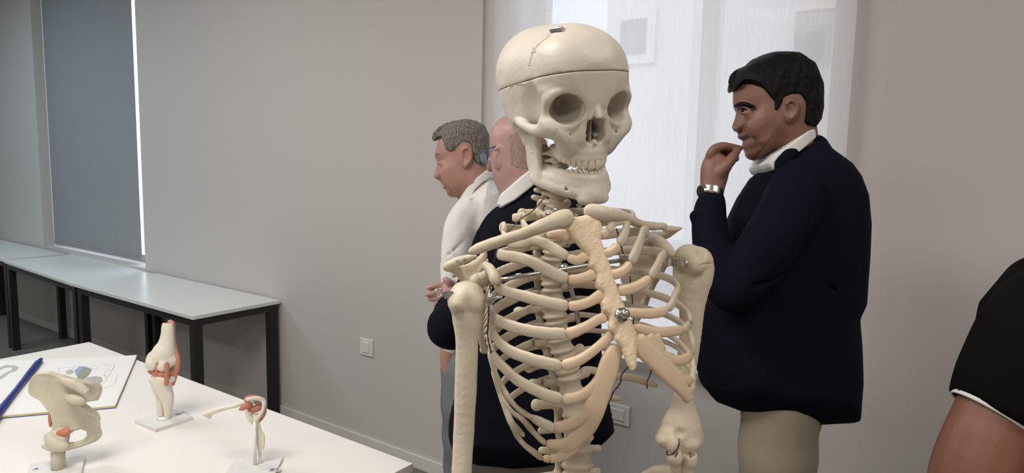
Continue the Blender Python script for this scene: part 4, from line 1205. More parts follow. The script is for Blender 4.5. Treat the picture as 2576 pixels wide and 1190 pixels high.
# skull cap cut
cut_c = np.array([0, .088, .0435]); cut_n = np.array([0.0, -.21, 1.0])
import copy as _cp
VC = _cp.copy(SV); VC.F = SV.F.copy(); VC.ax = SV.ax
cutd = lambda v, off: (cut_n[1] * (v.ax[1][None, :, None] - cut_c[1]) + (v.ax[2][None, None, :] - cut_c[2]) - off).astype(np.float32)
VC.F = np.maximum(VC.F, -cutd(VC, .00045)); SV.F = np.maximum(SV.F, cutd(SV, -.00045))
SKULL, skb = vobj('skull', SV, SF, MT['skull'], SKEL, 1, want=True)
CAP, capb = vobj('skull_cap', VC, SF, MT['skull'], SKULL, 1, want=True)
def drape(px, py, bvh, off=0.0):  # where a sight line meets the bone
    d = Vector(R @ cray(px, py)).normalized()
    h_ = bvh.ray_cast(Vector(CAM), d)
    if h_[0] is None: return None
    return np.array(h_[0] + h_[1] * off)
def drape_line(pts, bvh, r, name, m, parent, n=6, jag=0.0, seed=1):
    rnd = random.Random(seed)
    Q = smoothpts([np.array(p, float) for p in pts], n); out = []
    for i, q in enumerate(Q):
        dx = jag * (1 if i % 2 else -1) * (.5 + rnd.random()); dy = jag * (rnd.random() - .5)
        p = drape(q[0] + dx, q[1] + dy, bvh, -r * .35)
        if p is not None: out.append(p)
    if len(out) > 1: return G().tube(out, r, 6).build(name, m, parent, smooth=True)
ss = 1 / 2.38
Zc = lambda L: [(1200 + a * ss, 40 + b * ss) for a, b in L]
drape_line(Zc([(462, 92), (440, 108), (412, 135), (385, 158), (360, 182), (335, 212), (326, 240), (318, 270), (315, 298)]), capb, .0005, 'coronal_suture', MT['suture'], CAP, 5, 2.6)
drape_line(Zc([(334, 190), (352, 220), (330, 215)]), capb, .0004, 'coronal_suture', MT['suture'], CAP, 4, 1.0)
drape_line(Zc([(195, 430), (215, 418), (245, 412), (270, 408), (298, 408)]), skb, .0008, 'temporal_suture', MT['skull'], SKULL, 5, 1.0, 3)
drape_line(Zc([(480, 672), (470, 690), (462, 715)]), skb, .0003, 'cheek_suture', MT['suture'], SKULL, 5, .6, 5)
p = drape(1403, 76, capb, 0.0005)
G().box(p + np.array([-.009, -.005, -.003]), p + np.array([.009, .005, .0022]), .001).build('hanging_plate', MT['steel'], CAP)
G().tube([p + np.array([.003, 0, .001]), p + np.array([.003, 0, .0035])], .0035, 6).build('hanging_bolt', MT['steel'], CAP)

def mandible():
    v = Vox((-.066, -.022, -.130), (.066, .100, -.012), 0.00125)
    arch = [(.046, .010), (.0425, .026), (.037, .044), (.030, .059), (.021, .072), (.010, .0805), (0, .083)]
    arch = arch + [(-a, b) for a, b in arch[-2::-1]]
    n = len(arch)
    low = []
    for i, (a, b) in enumerate(arch):
        t = abs(i - (n - 1) / 2) / ((n - 1) / 2)
        low.append((a, b, -.109 + .012 * t ** 1.2))
    v.chain(low, [.0070, .0070, .0072, .0074, .0076, .0080, .0082, .0080, .0076, .0074, .0072, .0070, .0070], k=.005, sm=3)
    v_plate = True
    mid = [(a * .96, b * .985 - .0, -.099 + .010 * (abs(i - 6) / 6) ** 1.2) for i, (a, b) in enumerate(arch)]
    v.chain(mid, [.0066] * n, k=.006, sm=3)
    top = [(a * (.90 - .18 * (abs(i - 6) / 6) ** 3), b * .985, -.0912 + .008 * (abs(i - 6) / 6) ** 1.3) for i, (a, b) in enumerate(arch)]
    v.chain(top, [.0052] * n, k=.005, sm=3)
    Ls = smoothpts([np.array(p) for p in low], 4); Ts = smoothpts([np.array(p) for p in top], 4)
    for a_, b_ in zip(Ls, Ts): v.cone(a_, b_, .0066, .0050, k=.006)
    v.ell((0, .086, -.111), (.015, .007, .010), k=.010)
    for s_ in (-1, 1):
        v.ell((s_ * .013, .086, -.116), (.008, .007, .006), k=.006)
        # ramus
        X = s_ * .0480
        for i in range(12):
            t = i / 11
            yl = -.004 + .002 * math.sin(t * 3.1) - .006 * t; yf = .026 - .004 * math.sin(t * math.pi) - .002 * t
            z = -.094 + .052 * t
            if t < .25: yl += .010 * (1 - t / .25) ** 1.5
            v.cone((X + s_ * .003 * (t - .3), yl, z), (X + s_ * (-.001), yf, z + .002), .0040, .0036, k=.005)
        v.chain([(X + s_ * .002, .021, -.048), (X + s_ * .0015, .024, -.036), (X, .025, -.026)], [.0045, .0036, .0024], k=.005)       # coronoid
        v.chain([(X + s_ * .003, -.008, -.046), (X + s_ * .004, -.007, -.034), (X + s_ * .005, -.005, -.026)], [.0048, .0042, .0040], k=.005)
        v.cone((X + s_ * .012, -.004, -.024), (X - s_ * .004, -.007, -.025), .0046, .0042, k=.003)
        v.ell((s_ * .031, .070, -.103), (.0016, .006, .0016), '-', .0012)
    v.noise(.0005, 170, 21); v.noise(.0002, 500, 22)
    return vobj('mandible', v, SF, MT['skull'], SKEL, 1, want=True)
MAND, mdb = mandible()
drape_line(Zc([(529, 1021), (530, 1022)]), mdb, .0012, 'nerve_opening', MT['dark'], MAND, 2)

# teeth: one shape per kind, each tooth an object
def tooth(c, tang, out, w, h, d, up, parent, point=0.0):
    """crown from gum (c) downwards/upwards along up"""
    V = []; seg = 14; rings = 9
    tang = np.array([tang[0], tang[1], 0]); tang /= np.linalg.norm(tang); outv = np.array([tang[1], -tang[0], 0]); 
    if outv.dot(out) < 0: outv = -outv
    for i in range(rings):
        t = i / (rings - 1)
        prof = (.62 + .38 * math.sin(min(t * 1.25, 1) * math.pi / 2)) * (1 if t < .7 else math.sqrt(max(0.02, 1 - ((t - .7) / .31) ** 2.4)))
        pd = (1.0 - .40 * t) * (1 if t < .75 else math.sqrt(max(0.02, 1 - ((t - .75) / .26) ** 2)))
        for k in range(seg):
            an = 2 * math.pi * k / seg; ca, sa = math.cos(an), math.sin(an)
            ca = math.copysign(abs(ca) ** .7, ca); sa = math.copysign(abs(sa) ** .7, sa)
            ww = w * .5 * prof * (1 - point * t)
            V.append(SF.to(np.array(c) + tang * ww * ca + outv * (d * .5 * pd * sa + .001 * math.sin(t * 3)) + np.array([0, 0, up * (h * t - .002)])))
    Fc = [(i * seg + k, i * seg + (k + 1) % seg, (i + 1) * seg + (k + 1) % seg, (i + 1) * seg + k) for i in range(rings - 1) for k in range(seg)] + [tuple(range(seg)), tuple((rings - 1) * seg + k for k in range(seg))]
    return obj('tooth', V, Fc, MT['tooth'], parent)
def teeth_row(arch, z0, hs, wsx, up, parent, zf):
    # arch: half curve from the middle backwards
    A = smoothpts([np.array(a) for a in arch], 20); L = [0]
    for i in range(1, len(A)): L.append(L[-1] + np.linalg.norm(A[i] - A[i - 1]))
    for s_ in (-1, 1):
        s0 = 0
        for i, w in enumerate(wsx):
            sm = s0 + w / 2; s0 += w * .97
            x = np.interp(sm, L, [a[0] for a in A]); y = np.interp(sm, L, [a[1] for a in A])
            x2 = np.interp(sm + .001, L, [a[0] for a in A]); y2 = np.interp(sm + .001, L, [a[1] for a in A])
            d = .0065 if i < 3 else (.0085 if i < 5 else .0100)
            pt = .35 if i == 2 else (.12 if i in (3, 4) else 0.02)
            tooth((s_ * x, y, z0 + zf(i)), (s_ * (x2 - x), y2 - y), (s_ * x, y - .03, 0), w * 1.08, hs[i], d, up, parent, pt)
U_ARCH = [(0, .0865), (.008, .0850), (.0175, .0770), (.0235, .0660), (.0275, .0520), (.0295, .0360), (.0295, .0260)]
D_ARCH = [(0, .0835), (.007, .0822), (.0155, .0750), (.0220, .0640), (.0265, .0500), (.0290, .0340), (.0295, .0250)]
teeth_row(U_ARCH, -.0655, [.0150, .0138, .0142, .0125, .0115, .0100, .0095], [.0088, .0070, .0078, .0070, .0068, .0100, .0095], -1, SKULL, lambda i: .0 if i < 3 else .0004 * (i - 2))
teeth_row(D_ARCH, -.0930, [.0190, .0190, .0188, .0172, .0160, .0140, .0130], [.0056, .0060, .0068, .0070, .0072, .0108, .0100], 1, MAND, lambda i: .0 if i < 3 else .0006 * (i - 2))
# ------------------------------------------------------------------ joint models on the table
MT['modelbone'] = mat('cream_model_bone', (0.74, 0.69, 0.59, 1), 0.45, bump=0.15, bscale=200, var=0.05, vscale=30)
MT['hipbone'] = mat('aged_model_bone', (0.60, 0.55, 0.43, 1), 0.5, bump=0.3, bscale=160, var=0.14, vscale=25)
MT['ligament'] = mat('terracotta_ligament', (0.52, 0.20, 0.13, 1), 0.5, sss=0.1, sssr=.004)
MT['marrow'] = mat('red_marrow', (0.75, 0.16, 0.12, 1), 0.5)
MT['base_plastic'] = mat('white_base_plastic', (0.74, 0.73, 0.71, 1), 0.25)
MT['clear'] = mat('pale_translucent_plastic', (0.80, 0.79, 0.77, 1), 0.15)
MT['ink_blue'] = mat('blue_print', (0.06, 0.07, 0.30, 1), 0.5)
MT['ink_dark'] = mat('dark_print', (0.08, 0.08, 0.12, 1), 0.5)
TZ = 0.74
def vprims(name, prims, d0, h, m, parent, nz=0.0, k0=.003, ret=False, margin=.014, it=1):
    """prims: list of (points (px,py,dd), radii px, k[, flat, q[, mode]]) around distance d0"""
    allp = []
    for p in prims:
        for i, q in enumerate(p[0]):
            c = C(q[0], q[1], d0 + q[2]); r = (p[1][i] if hasattr(p[1], '__len__') else p[1]) * c[2] / F_PX
            allp += [c - r, c + r]
    lo = np.min(allp, 0) - margin; hi = np.max(allp, 0) + margin
    v = Vox(lo, hi, h)
    for p in prims:
        pts = [C(q[0], q[1], d0 + q[2]) for q in p[0]]
        rs = [(p[1][i] if hasattr(p[1], '__len__') else p[1]) * pts[i][2] / F_PX for i in range(len(pts))]
        k = p[2] if len(p) > 2 else k0
        fl = p[3] if len(p) > 3 else None; q_ = p[4] if len(p) > 4 else 1; md = p[5] if len(p) > 5 else '+'
        if len(pts) == 1: v.ell(pts[0], [rs[0], rs[0], rs[0] * (q_ if fl is None else q_)], md, k)
        else: v.chain(pts, rs, md, k, fl, q_, sm=4 if len(pts) > 2 else 0)
    if nz: v.noise(nz, 260, 3); v.noise(nz * .5, 600, 4)
    if ret: return v
    return vobj(name, v, CAMF, MT[m], parent, it)
def slab(quad, z0, z1, bev, name, m, parent):
    """box over a parallelogram given by three ground corners"""
    a, b, c = [np.array(q)[:2] for q in quad]
    V = []
    for z in (z0, z1):
        ins = 0
        for (s_, t_) in ((0, 0), (1, 0), (1, 1), (0, 1)):
            p = b + (a - b) * s_ + (c - b) * t_; V.append((p[0], p[1], z))
    bm = bmesh.new(); vs = [bm.verts.new(q) for q in V]
    for f in ((0, 1, 2, 3), (7, 6, 5, 4), (0, 4, 5, 1), (1, 5, 6, 2), (2, 6, 7, 3), (3, 7, 4, 0)): bm.faces.new([vs[i] for i in f])
    bmesh.ops.recalc_face_normals(bm, faces=bm.faces)
    if bev: bmesh.ops.bevel(bm, geom=bm.edges[:], offset=bev, segments=3, affect='EDGES', profile=.6)
    bm.verts.index_update()
    VV = [tuple(v.co) for v in bm.verts]; FF = [tuple(v.index for v in f.verts) for f in bm.faces]; bm.free()
    return obj(name, VV, FF, MT[m], parent, smooth=False)
def sticker(o3, ux, uy, w, hh, z, parent, kind='a'):
    """small printed label: outline mark and a few dark print bars lying on a base"""
    o3 = np.array(o3)[:2]; ux = np.array(ux)[:2]; uy = np.array(uy)[:2]; ux /= np.linalg.norm(ux); uy /= np.linalg.norm(uy)
    def q(a0, a1, b0, b1):
        return [(*(o3 + ux * a * w + uy * b * hh), z) for a, b in ((a0, b0), (a1, b0), (a1, b1), (a0, b1))]
    lab = G().prism(q(0, 1, 0, 1), (0, 0, .0003)).build('label', MT['base_plastic'], parent)
    g = G()
    if kind == 'a':
        for i, (a, b) in enumerate([(0.04, .10), (.13, .16), (.19, .27), (.30, .33), (.36, .44)]): g.prism([(x, y, zz + .0003) for x, y, zz in q(a, b, .1, .85)], (0, 0, .0002))
        for b in (.2, .4, .6, .78): g.prism([(x, y, zz + .0003) for x, y, zz in q(.55, .93 - .1 * (b > .5), b, b + .09)], (0, 0, .0002))
        g.build('label_print', MT['ink_dark'], lab)
    else:
        P = [(*(o3 + ux * a * w + uy * b * hh), z + .0003) for a, b in ((.05, .15), (.65, .12), (.38, .85))]
        g.prism(P, (0, 0, .0002)); g.build('label_print', MT['ink_blue'], lab)

# knee model
kb = [onZ(339, 1066, TZ), onZ(391, 1088, TZ), onZ(486, 1057, TZ)]
kc = kb[1] + (kb[0] - kb[1]) * .5 + (kb[2] - kb[1]) * .5
KN = thing('knee_joint_model', 'cream knee joint model with terracotta ligaments on a white base, middle of the table', 'anatomical model', (kc[0], kc[1], TZ), 'joint models on the display table')
slab(kb, TZ, TZ + .0115, .001, 'base', 'base_plastic', KN)
kd = C(0, 0, 1)[2] * proj(kc)[2]
Zf = (0, 0, 1)
vprims('femur_stump', [
    ([(421, 818, 0), (421, 845, 0), (416, 875, 0), (408, 898, 0)], [12.2, 14, 20, 30], .006, Zf, .85),
    ([(385, 915, -.012)], 18, .008), ([(411, 918, -.014)], 17.5, .004), ([(432, 908, 0)], 13, .008), ([(392, 903, .01)], 22, .008), ([(425, 905, .008)], 20, .008),
    ([(396, 932, -.022), (397, 915, -.03)], 4, .003, None, 1, '-'),
    ([(421, 792, 0), (421, 799, 0)], 17, 0, None, 1, '-')], kd, .0011, 'modelbone', KN, .0003)
G().tube([U(421, 813.5, kd), U(421, 820, kd)], .0052, 16).build('marrow', MT['marrow'], KN, smooth=False)
vprims('tibia_stump', [
    ([(384, 954, 0), (410, 958, 0), (434, 952, 0)], [8, 10, 9], .004, Zf, 1.6),
    ([(408, 958, 0), (408, 975, 0), (420, 1000, 0), (422, 1030, 0), (421, 1056, .0)], [25, 20, 15, 9, 6.5], .006, Zf, .9)], kd, .0011, 'modelbone', KN, .0003)
vprims('fibula_stump', [([(386, 958, .004), (394, 975, .004), (401, 1000, .004), (404, 1043, .004)], [9, 8, 8, 7.5], .004)], kd, .0011, 'modelbone', KN, .0003)
vprims('meniscus', [([(378, 934, 0), (392, 940, -.016), (412, 942, -.018), (432, 936, -.006)], [6, 6.5, 6.5, 5], .002)], kd, .001, 'ligament', KN)
vprims('patellar_tendon', [([(428, 810, .012), (434, 818, .012), (436, 845, .012), (440, 880, .010), (446, 905, .006), (445, 925, .002), (439, 950, .0), (436, 968, .0)], [6, 6, 4.5, 6, 7, 6.5, 5, 3], .003)], kd, .001, 'ligament', KN)
vprims('side_ligament', [([(419, 916, -.028), (420, 935, -.029), (419, 950, -.026), (419, 965, -.022)], [5.5, 5.5, 5, 5.5], .002)], kd, .001, 'ligament', KN)
vprims('cross_ligament', [([(393, 916, -.020), (396, 930, -.024), (391, 944, -.022)], [4, 4.5, 4], .002), ([(378, 900, .0), (370, 905, .0), (384, 892, .0)], [4, 4, 3], .002)], kd, .001, 'ligament', KN)
lb = U(389, 972, kd - .018)
G().ball(U(391, 973, kd - .012), (.0022, .0022, .0075), 8, 8).build('calf_mark', MT['dark'], KN, smooth=True)
stk = onZ(446, 1046, TZ + .0115)
sticker(stk, kb[2] - kb[1], kb[0] - kb[1], .040, .022, TZ + .0116, KN)
G().tube([(kc[0], kc[1], TZ + .0115), (kc[0], kc[1], TZ + .017)], [.021, .016], 18).build('mount', MT['clear'], KN, smooth=True)

# shoulder model
sb = [onZ(590, 1160, TZ), None, onZ(712, 1156, TZ)]
sbx = onZ(640, 1176, TZ)
ux = (sb[2] - sb[0]); ux /= np.linalg.norm(ux); uy = np.array([ux[1], -ux[0], 0])
a_ = sb[0] + uy * .115; b_ = sb[2] + uy * .115
SH = thing('shoulder_joint_model', 'small shoulder joint model with its arm bone pointing sideways, near the table edge', 'anatomical model', (sbx[0], sbx[1], TZ), 'joint models on the display table')
slab([sb[0], a_, b_], TZ, TZ + .008, .0015, 'base', 'base_plastic', SH)
sd = proj(sbx)[2]
G().tube([U(641, 1172, sd - .005), U(641, 1060, sd - .005)], .0052, 14).tube([U(641, 1178, sd - .005), U(641, 1170, sd - .005)], [.014, .007], 16).build('stand_rod', MT['clear'], SH, smooth=True)
vprims('arm_bone', [([(524, 1041, 0), (534, 1036, 0), (560, 1028, 0), (590, 1021, 0), (612, 1013, 0), (634, 1006, 0)], [8, 7, 5.5, 5.2, 6, 9], .003), ([(517, 1042, -.004)], 6.5, .004), ([(527, 1049, 0)], 5, .004)], sd, .001, 'modelbone', SH, .0002)
vprims('shoulder_blade', [
    ([(622, 1005, -.02), (644, 1002, -.01), (660, 1006, .0), (665, 1016, 0)], [4, 4.5, 5, 4], .003),
    ([(665, 1014, 0), (662, 1030, 0), (654, 1045, -.004), (644, 1058, -.004)], [4.5, 4, 4.5, 5], .003),
    ([(619, 1033, -.01), (624, 1045, -.008), (632, 1058, -.006)], [3.5, 4.5, 6], .003),
    ([(624, 1048, .004), (640, 1050, .006), (652, 1046, .006)], [5, 7, 5], .005, Zf, .3),
    ([(638, 1056, 0), (648, 1075, .004), (656, 1100, .006), (661, 1126, .006)], [8, 6, 5, 4], .004, Zf, .5),
    ([(648, 1074, .004), (650, 1110, .006), (654, 1145, .008), (656, 1170, .008)], [4, 4, 4, 3.5], .003, Zf, .6),
    ([(661, 1090, .006), (662, 1110, .006), (660, 1128, .006)], [3, 4, 2.5], .003, Zf, .5)], sd, .001, 'modelbone', SH, .0002)
vprims('capsule_ligament', [([(622, 1005, -.004), (640, 1003, .004), (655, 1006, .004)], [8, 8, 6], .004), ([(604, 1030, 0), (616, 1024, -.004), (628, 1016, -.004)], [3.5, 7, 8], .003),
    ([(632, 1030, .006), (644, 1028, .006), (654, 1024, .008)], [8, 8.5, 7], .003), ([(662, 1022, .010), (664, 1036, .012), (658, 1050, .012), (652, 1060, .010)], [6, 5.5, 5, 3], .003)], sd, .001, 'ligament', SH)
sticker(onZ(676, 1187, TZ + .008), ux, -uy, .028, .022, TZ + .0081, SH)

# hip model
hb = [onZ(78, 1174, TZ), onZ(215, 1152, TZ)]
ux = (hb[1] - hb[0]); ux /= np.linalg.norm(ux); uy = np.array([ux[1], -ux[0], 0])
hc = hb[0] + ux * .06 + uy * .03
HP = thing('hip_bone_model', 'large ivory hip bone model on a post beside the open book', 'anatomical model', (hc[0], hc[1], TZ), 'joint models on the display table')
slab([hb[0], hb[0] + uy * .115, hb[1] + uy * .115], TZ, TZ + .010, .0015, 'base', 'base_plastic', HP)
hd = proj(onZ(147, 1178, TZ + .01))[2]
G().tube([U(147, 1182, hd), U(146, 1120, hd)], [.0175, .0170], 20).build('post', MT['hipbone'], HP, smooth=True)
def hipbone():
    m = hd / F_PX
    v = Vox(C(52, 922, hd) - np.array([.02, .02, .055]), C(245, 1148, hd) + np.array([.02, .02, .06]), .0012)
    to2 = lambda L: [tuple(C(x, y, hd)[:2]) for x, y in L]
    out = to2([(118, 932), (135, 933), (160, 944), (185, 957), (210, 969), (226, 984), (225, 1000), (220, 1010), (214, 1020), (200, 1020), (190, 1022), (203, 1040), (218, 1056), (221, 1060), (232, 1070), (234, 1090), (228, 1110), (212, 1125), (190, 1132), (160, 1137), (130, 1134), (108, 1126), (104, 1121), (118, 1110), (125, 1092), (128, 1070), (124, 1045), (118, 1036), (108, 1022), (98, 1010), (84, 1004), (68, 997), (63, 985), (72, 962), (85, 945), (100, 935)])
    hole = to2([(164, 1098), (173, 1090), (186, 1088), (195, 1095), (196, 1106), (190, 1114), (176, 1118), (163, 1117)])
    a0 = C(118, 985, hd); b0 = C(170, 1060, hd)
    def off(X, Y):   # wing curves away from the viewer, lower part twists back towards them
        return hd + .010 * np.sin((Y - a0[1]) / .05) + 1.6 * (X - a0[0]) ** 2 * 3 - .0
    def tf(X, Y, D, Th):
        rim = np.exp(-((D - .0045) / .0035) ** 2) * .0030
        dish = .0034 * np.exp(-(((X - a0[0]) / .030) ** 2 + ((Y - a0[1]) / .028) ** 2))
        thick = .007 * np.exp(-(((X - C(160, 1030, hd)[0]) / .035) ** 2 + ((Y - C(160, 1030, hd)[1]) / .05) ** 2))
        return Th + rim * (D > 0) - dish + thick * np.clip(D / .006, 0, 1)
    pillow(v, out, .0085, .009, p=.5, axis=2, off=off, holes=[hole], tfun=tf)
    P = lambda x, y, z: C(x, y, hd + z)
    px = lambda r: r * m
    v.chain([P(160, 958, -.006), P(190, 968, -.010), P(216, 985, -.010)], [px(8), px(11), px(9)], k=.016, sm=3)     # rough joint surface
    v.chain([P(175, 1002, -.006), P(195, 1006, -.008), P(210, 1009, -.006)], [px(10), px(11), px(8)], k=.014, sm=3)
    v.cone(P(184, 994, -.018), P(224, 996, -.016), px(3.5), px(3), '-', .004)
    v.chain([P(126, 1100, -.006), P(145, 1120, -.012), P(165, 1124, -.012)], [px(14), px(14), px(9)], k=.008, sm=3)
    v.chain([P(112, 1122, -.010), P(135, 1128, -.016), P(150, 1124, -.012)], [px(6), px(8), px(5)], k=.006, sm=3)
    v.chain([P(152, 1088, .006), P(158, 1105, .0), P(160, 1118, .0)], [px(10), px(9), px(8)], k=.006, sm=3)
    v.ell(P(159, 1088, -.014), (px(14), px(9), .008), '-', .003)
    v.noise(.0006, 220, 31); v.noise(.0003, 600, 32)
    vobj('hip_bone', v, CAMF, MT['hipbone'], HP, 1)
hipbone()
vprims('joint_cushion', [([(150, 1091, .0), (160, 1089, .0), (170, 1086, .0)], [8, 9.5, 7], .003)], hd, .001, 'ligament', HP)
vprims('joint_cushion', [([(125, 1040, .004), (126, 1055, .004), (127, 1072, .004)], [3, 4, 3], .003)], hd, .001, 'ligament', HP)
sticker(onZ(80, 1184, TZ + .010), ux, -uy, .024, .016, TZ + .0102, HP, 'b')

# ------------------------------------------------------------------ the open comb-bound book
MT['paper'] = mat('white_paper', (0.82, 0.80, 0.78, 1), 0.6)
MT['gold'] = mat('yellow_page_edge', (0.62, 0.52, 0.22, 1), 0.5)
MT['bluecover'] = mat('blue_cover_edge', (0.03, 0.12, 0.42, 1), 0.4)
MT['comb'] = mat('blue_plastic_comb', (0.022, 0.035, 0.20, 1), 0.28)
BZ = TZ + .010
TR_, BR_ = onZ(345, 893, BZ), onZ(290, 1020, BZ)
TL_, BL_ = onZ(100, 904, BZ), onZ(-8, 1047, BZ)
BK = thing('open_book', 'open blue comb-bound book with pencil anatomy drawings lying at the far corner of the table', 'book', ((TL_[0] + BR_[0]) / 2, (TL_[1] + BR_[1]) / 2, TZ))
def leaf(a, b, c, d, z0, z1, m, name):
    P = [np.array([*q[:2], z0]) for q in (a, b, c, d)]
    return G().prism(P, (0, 0, z1 - z0)).build(name, MT[m], BK)
def inset(q, c, f): return q + (c - q) * f
cen = (TL_ + TR_ + BL_ + BR_) / 4
leaf(*(inset(q, cen, -.006) for q in (TL_, TR_, BR_, BL_)), TZ, TZ + .0025, 'bluecover', 'cover')
leaf(TL_, TR_, BR_, BL_, TZ + .0026, BZ - .0012, 'gold', 'page_block')
pg = leaf(*(inset(q, cen, .004) for q in (TL_, TR_, BR_, BL_)), BZ - .0012, BZ, 'paper', 'page')
TL2 = TL_ * 2 - TR_ ; BL2 = BL_ * 2 - BR_
s2 = (TL_ - TR_) * .035
leaf(TL2, TL_ + s2, BL_ + s2, BL2, TZ, TZ + .0025, 'bluecover', 'cover')
leaf(TL2, TL_ + s2, BL_ + s2, BL2, TZ + .0026, BZ - .0012, 'gold', 'page_block')
pg2 = leaf(TL2, TL_ + s2, BL_ + s2, BL2, BZ - .0012, BZ, 'paper', 'page')
# comb binding: a ribbed blue tube, slightly flattened at its end
A0_ = onZ(103, 908, BZ + .004); A1_ = onZ(-24, 1068, BZ + .004); dr = (A1_ - A0_); Ln = np.linalg.norm(dr); dr /= Ln
g = G(); nr = 110
for i in range(nr + 1): pass
pts = []; rr = []
for i in range(nr * 4 + 1):
    t = i / (nr * 4); pts.append(A0_ + dr * Ln * t + np.array([0, 0, .006 + .002 * math.sin(t * 4)]))
    w = .0095 + .0014 * math.sin(t * 9)
    if t < .06: w *= .72 + .28 * t / .06
    rr.append(w * (1 + .07 * math.cos(i * math.pi / 2)))
g.tube(pts, rr, 16).build('comb_binding', MT['comb'], BK, smooth=False)
# drawings: thin strokes of ink lying on the pages
def stroke_set(name, lines, w, m, parent, z=BZ):
    g = G()
    for L in lines:
        P = smoothpts([np.array(q, float) for q in L], 5) if len(L) > 2 else [np.array(q, float) for q in L]
        P = [onZ(q[0], q[1], z + .0002) for q in P]
        for i in range(len(P) - 1):
            a, b = P[i], P[i + 1]; d = b - a; l = np.linalg.norm(d)
            if l < 1e-6: continue
            n = np.array([-d[1], d[0], 0]) / l * w / 2
            g.prism([a - n, b - n, b + n, a + n], (0, 0, .0002))
    return g.build(name, MT[m], parent)
MT['pencil'] = mat('pencil_grey', (0.30, 0.30, 0.32, 1), 0.7)
MT['wash'] = mat('grey_ink_wash', (0.52, 0.50, 0.47, 1), 0.7, var=.25, vscale=120)
MT['wash_blue'] = mat('blue_ink_wash', (0.36, 0.42, 0.60, 1), 0.7, var=.25, vscale=120)
MT['wash_olive'] = mat('olive_ink_wash', (0.36, 0.35, 0.27, 1), 0.7, var=.35, vscale=150)
bs = 1 / 2.903
Bc = lambda L: [(a * bs, 780 + b * bs) for a, b in L]
def wash(L, m, z=BZ):
    P = [onZ(x, y, z + .0001) for x, y in L]
    return G().prism(P, (0, 0, .00012)).build('drawing_wash', MT[m], pg)
wash(Bc([(545, 440), (575, 415), (620, 410), (650, 425), (640, 470), (600, 500), (555, 480)]), 'wash_blue')
wash(Bc([(600, 430), (640, 420), (672, 432), (655, 470), (610, 508), (575, 505), (560, 490)]), 'wash_olive', BZ + .0002)
wash(Bc([(600, 515), (640, 490), (700, 482), (745, 490), (750, 520), (720, 550), (680, 556), (640, 545)]), 'wash')
wash(Bc([(480, 445), (520, 432), (545, 450), (520, 470), (485, 468)]), 'wash')
stroke_set('line_drawing', [Bc(L) for L in (
    [(545, 440), (530, 425), (560, 410), (600, 412), (640, 418), (690, 405), (720, 415), (700, 430), (660, 428)],
    [(740, 400), (770, 392), (790, 410), (815, 400), (835, 405), (820, 430), (790, 440), (765, 455), (760, 490)],
    [(760, 470), (780, 500), (765, 530), (740, 545)], [(870, 465), (850, 490), (845, 520), (815, 550), (770, 570), (720, 578), (660, 572)],
    [(430, 455), (432, 430), (470, 420), (520, 425)], [(840, 400), (800, 470), (770, 500)],
    [(655, 500), (660, 540)], [(675, 492), (682, 545)], [(695, 488), (702, 545)], [(715, 487), (720, 540)], [(735, 490), (738, 530)], [(640, 500), (645, 535)],
    [(560, 495), (585, 500), (600, 508)], [(568, 480), (600, 490)], [(580, 465), (615, 475)], [(592, 450), (630, 460)], [(605, 438), (645, 446)])], .0011, 'pencil', pg)
stroke_set('caption_scribble', [Bc(L) for L in ([(628, 392), (650, 389)], [(655, 390), (690, 387)])], .0008, 'pencil', pg)
lw = [onZ(x, y, BZ + .0001) for x, y in Bc([(-30, 430), (40, 402), (110, 404), (138, 420), (120, 445), (70, 460), (20, 500), (-30, 520)])]
G().prism(lw, (0, 0, .00012)).build('drawing_wash', MT['wash'], pg2)
lw = [onZ(x, y, BZ + .0003) for x, y in Bc([(-30, 460), (30, 425), (80, 420), (90, 432), (40, 460), (-30, 500)])]
G().prism(lw, (0, 0, .0001)).build('drawing_wash', MT['paper'], pg2)
# ------------------------------------------------------------------ people
MT['skin_tan'] = mat('tanned_skin', (0.23, 0.108, 0.077, 1), 0.5, sss=.12, sssr=.012, bump=.15, bscale=350, var=.10, vscale=22)
MT['skin_pink'] = mat('ruddy_skin', (0.40, 0.205, 0.160, 1), 0.5, sss=.12, sssr=.012, bump=.15, bscale=350, var=.10, vscale=22)
MT['skin_fair'] = mat('fair_ruddy_skin', (0.44, 0.265, 0.235, 1), 0.48, sss=.12, sssr=.012, bump=.15, bscale=350, var=.12, vscale=18)
MT['skin_brown'] = mat('brown_skin', (0.24, 0.10, 0.06, 1), 0.42, sss=.1, sssr=.01, bump=.2, bscale=300, var=.12, vscale=20)
def hairmat(name, c1, c2, sc_, rough=.6, spec=.2, st=.7):
    m = mat(name, c1, rough, spec=spec); n = m.node_tree; b = n.nodes['Principled BSDF']
    tc = n.nodes.new('ShaderNodeTexCoord'); mp = n.nodes.new('ShaderNodeMapping'); mp.inputs['Scale'].default_value = sc_; mp.inputs['Rotation'].default_value = (0.5, 0.3, 0.2)
    ns = n.nodes.new('ShaderNodeTexNoise'); ns.inputs['Scale'].default_value = 1.0; ns.inputs['Detail'].default_value = 3; ns.inputs['Distortion'].default_value = .6
    n.links.new(tc.outputs['Object'], mp.inputs[0]); n.links.new(mp.outputs[0], ns.inputs['Vector'])
    rp_ = n.nodes.new('ShaderNodeValToRGB'); rp_.color_ramp.elements[0].position = .35; rp_.color_ramp.elements[1].position = .65
    rp_.color_ramp.elements[0].color = c2; rp_.color_ramp.elements[1].color = c1
    n.links.new(ns.outputs['Fac'], rp_.inputs['Fac']); n.links.new(rp_.outputs['Color'], b.inputs['Base Color'])
    bp = n.nodes.new('ShaderNodeBump'); bp.inputs['Strength'].default_value = st; bp.inputs['Distance'].default_value = .002
    n.links.new(ns.outputs['Fac'], bp.inputs['Height']); n.links.new(bp.outputs['Normal'], b.inputs['Normal']); return m
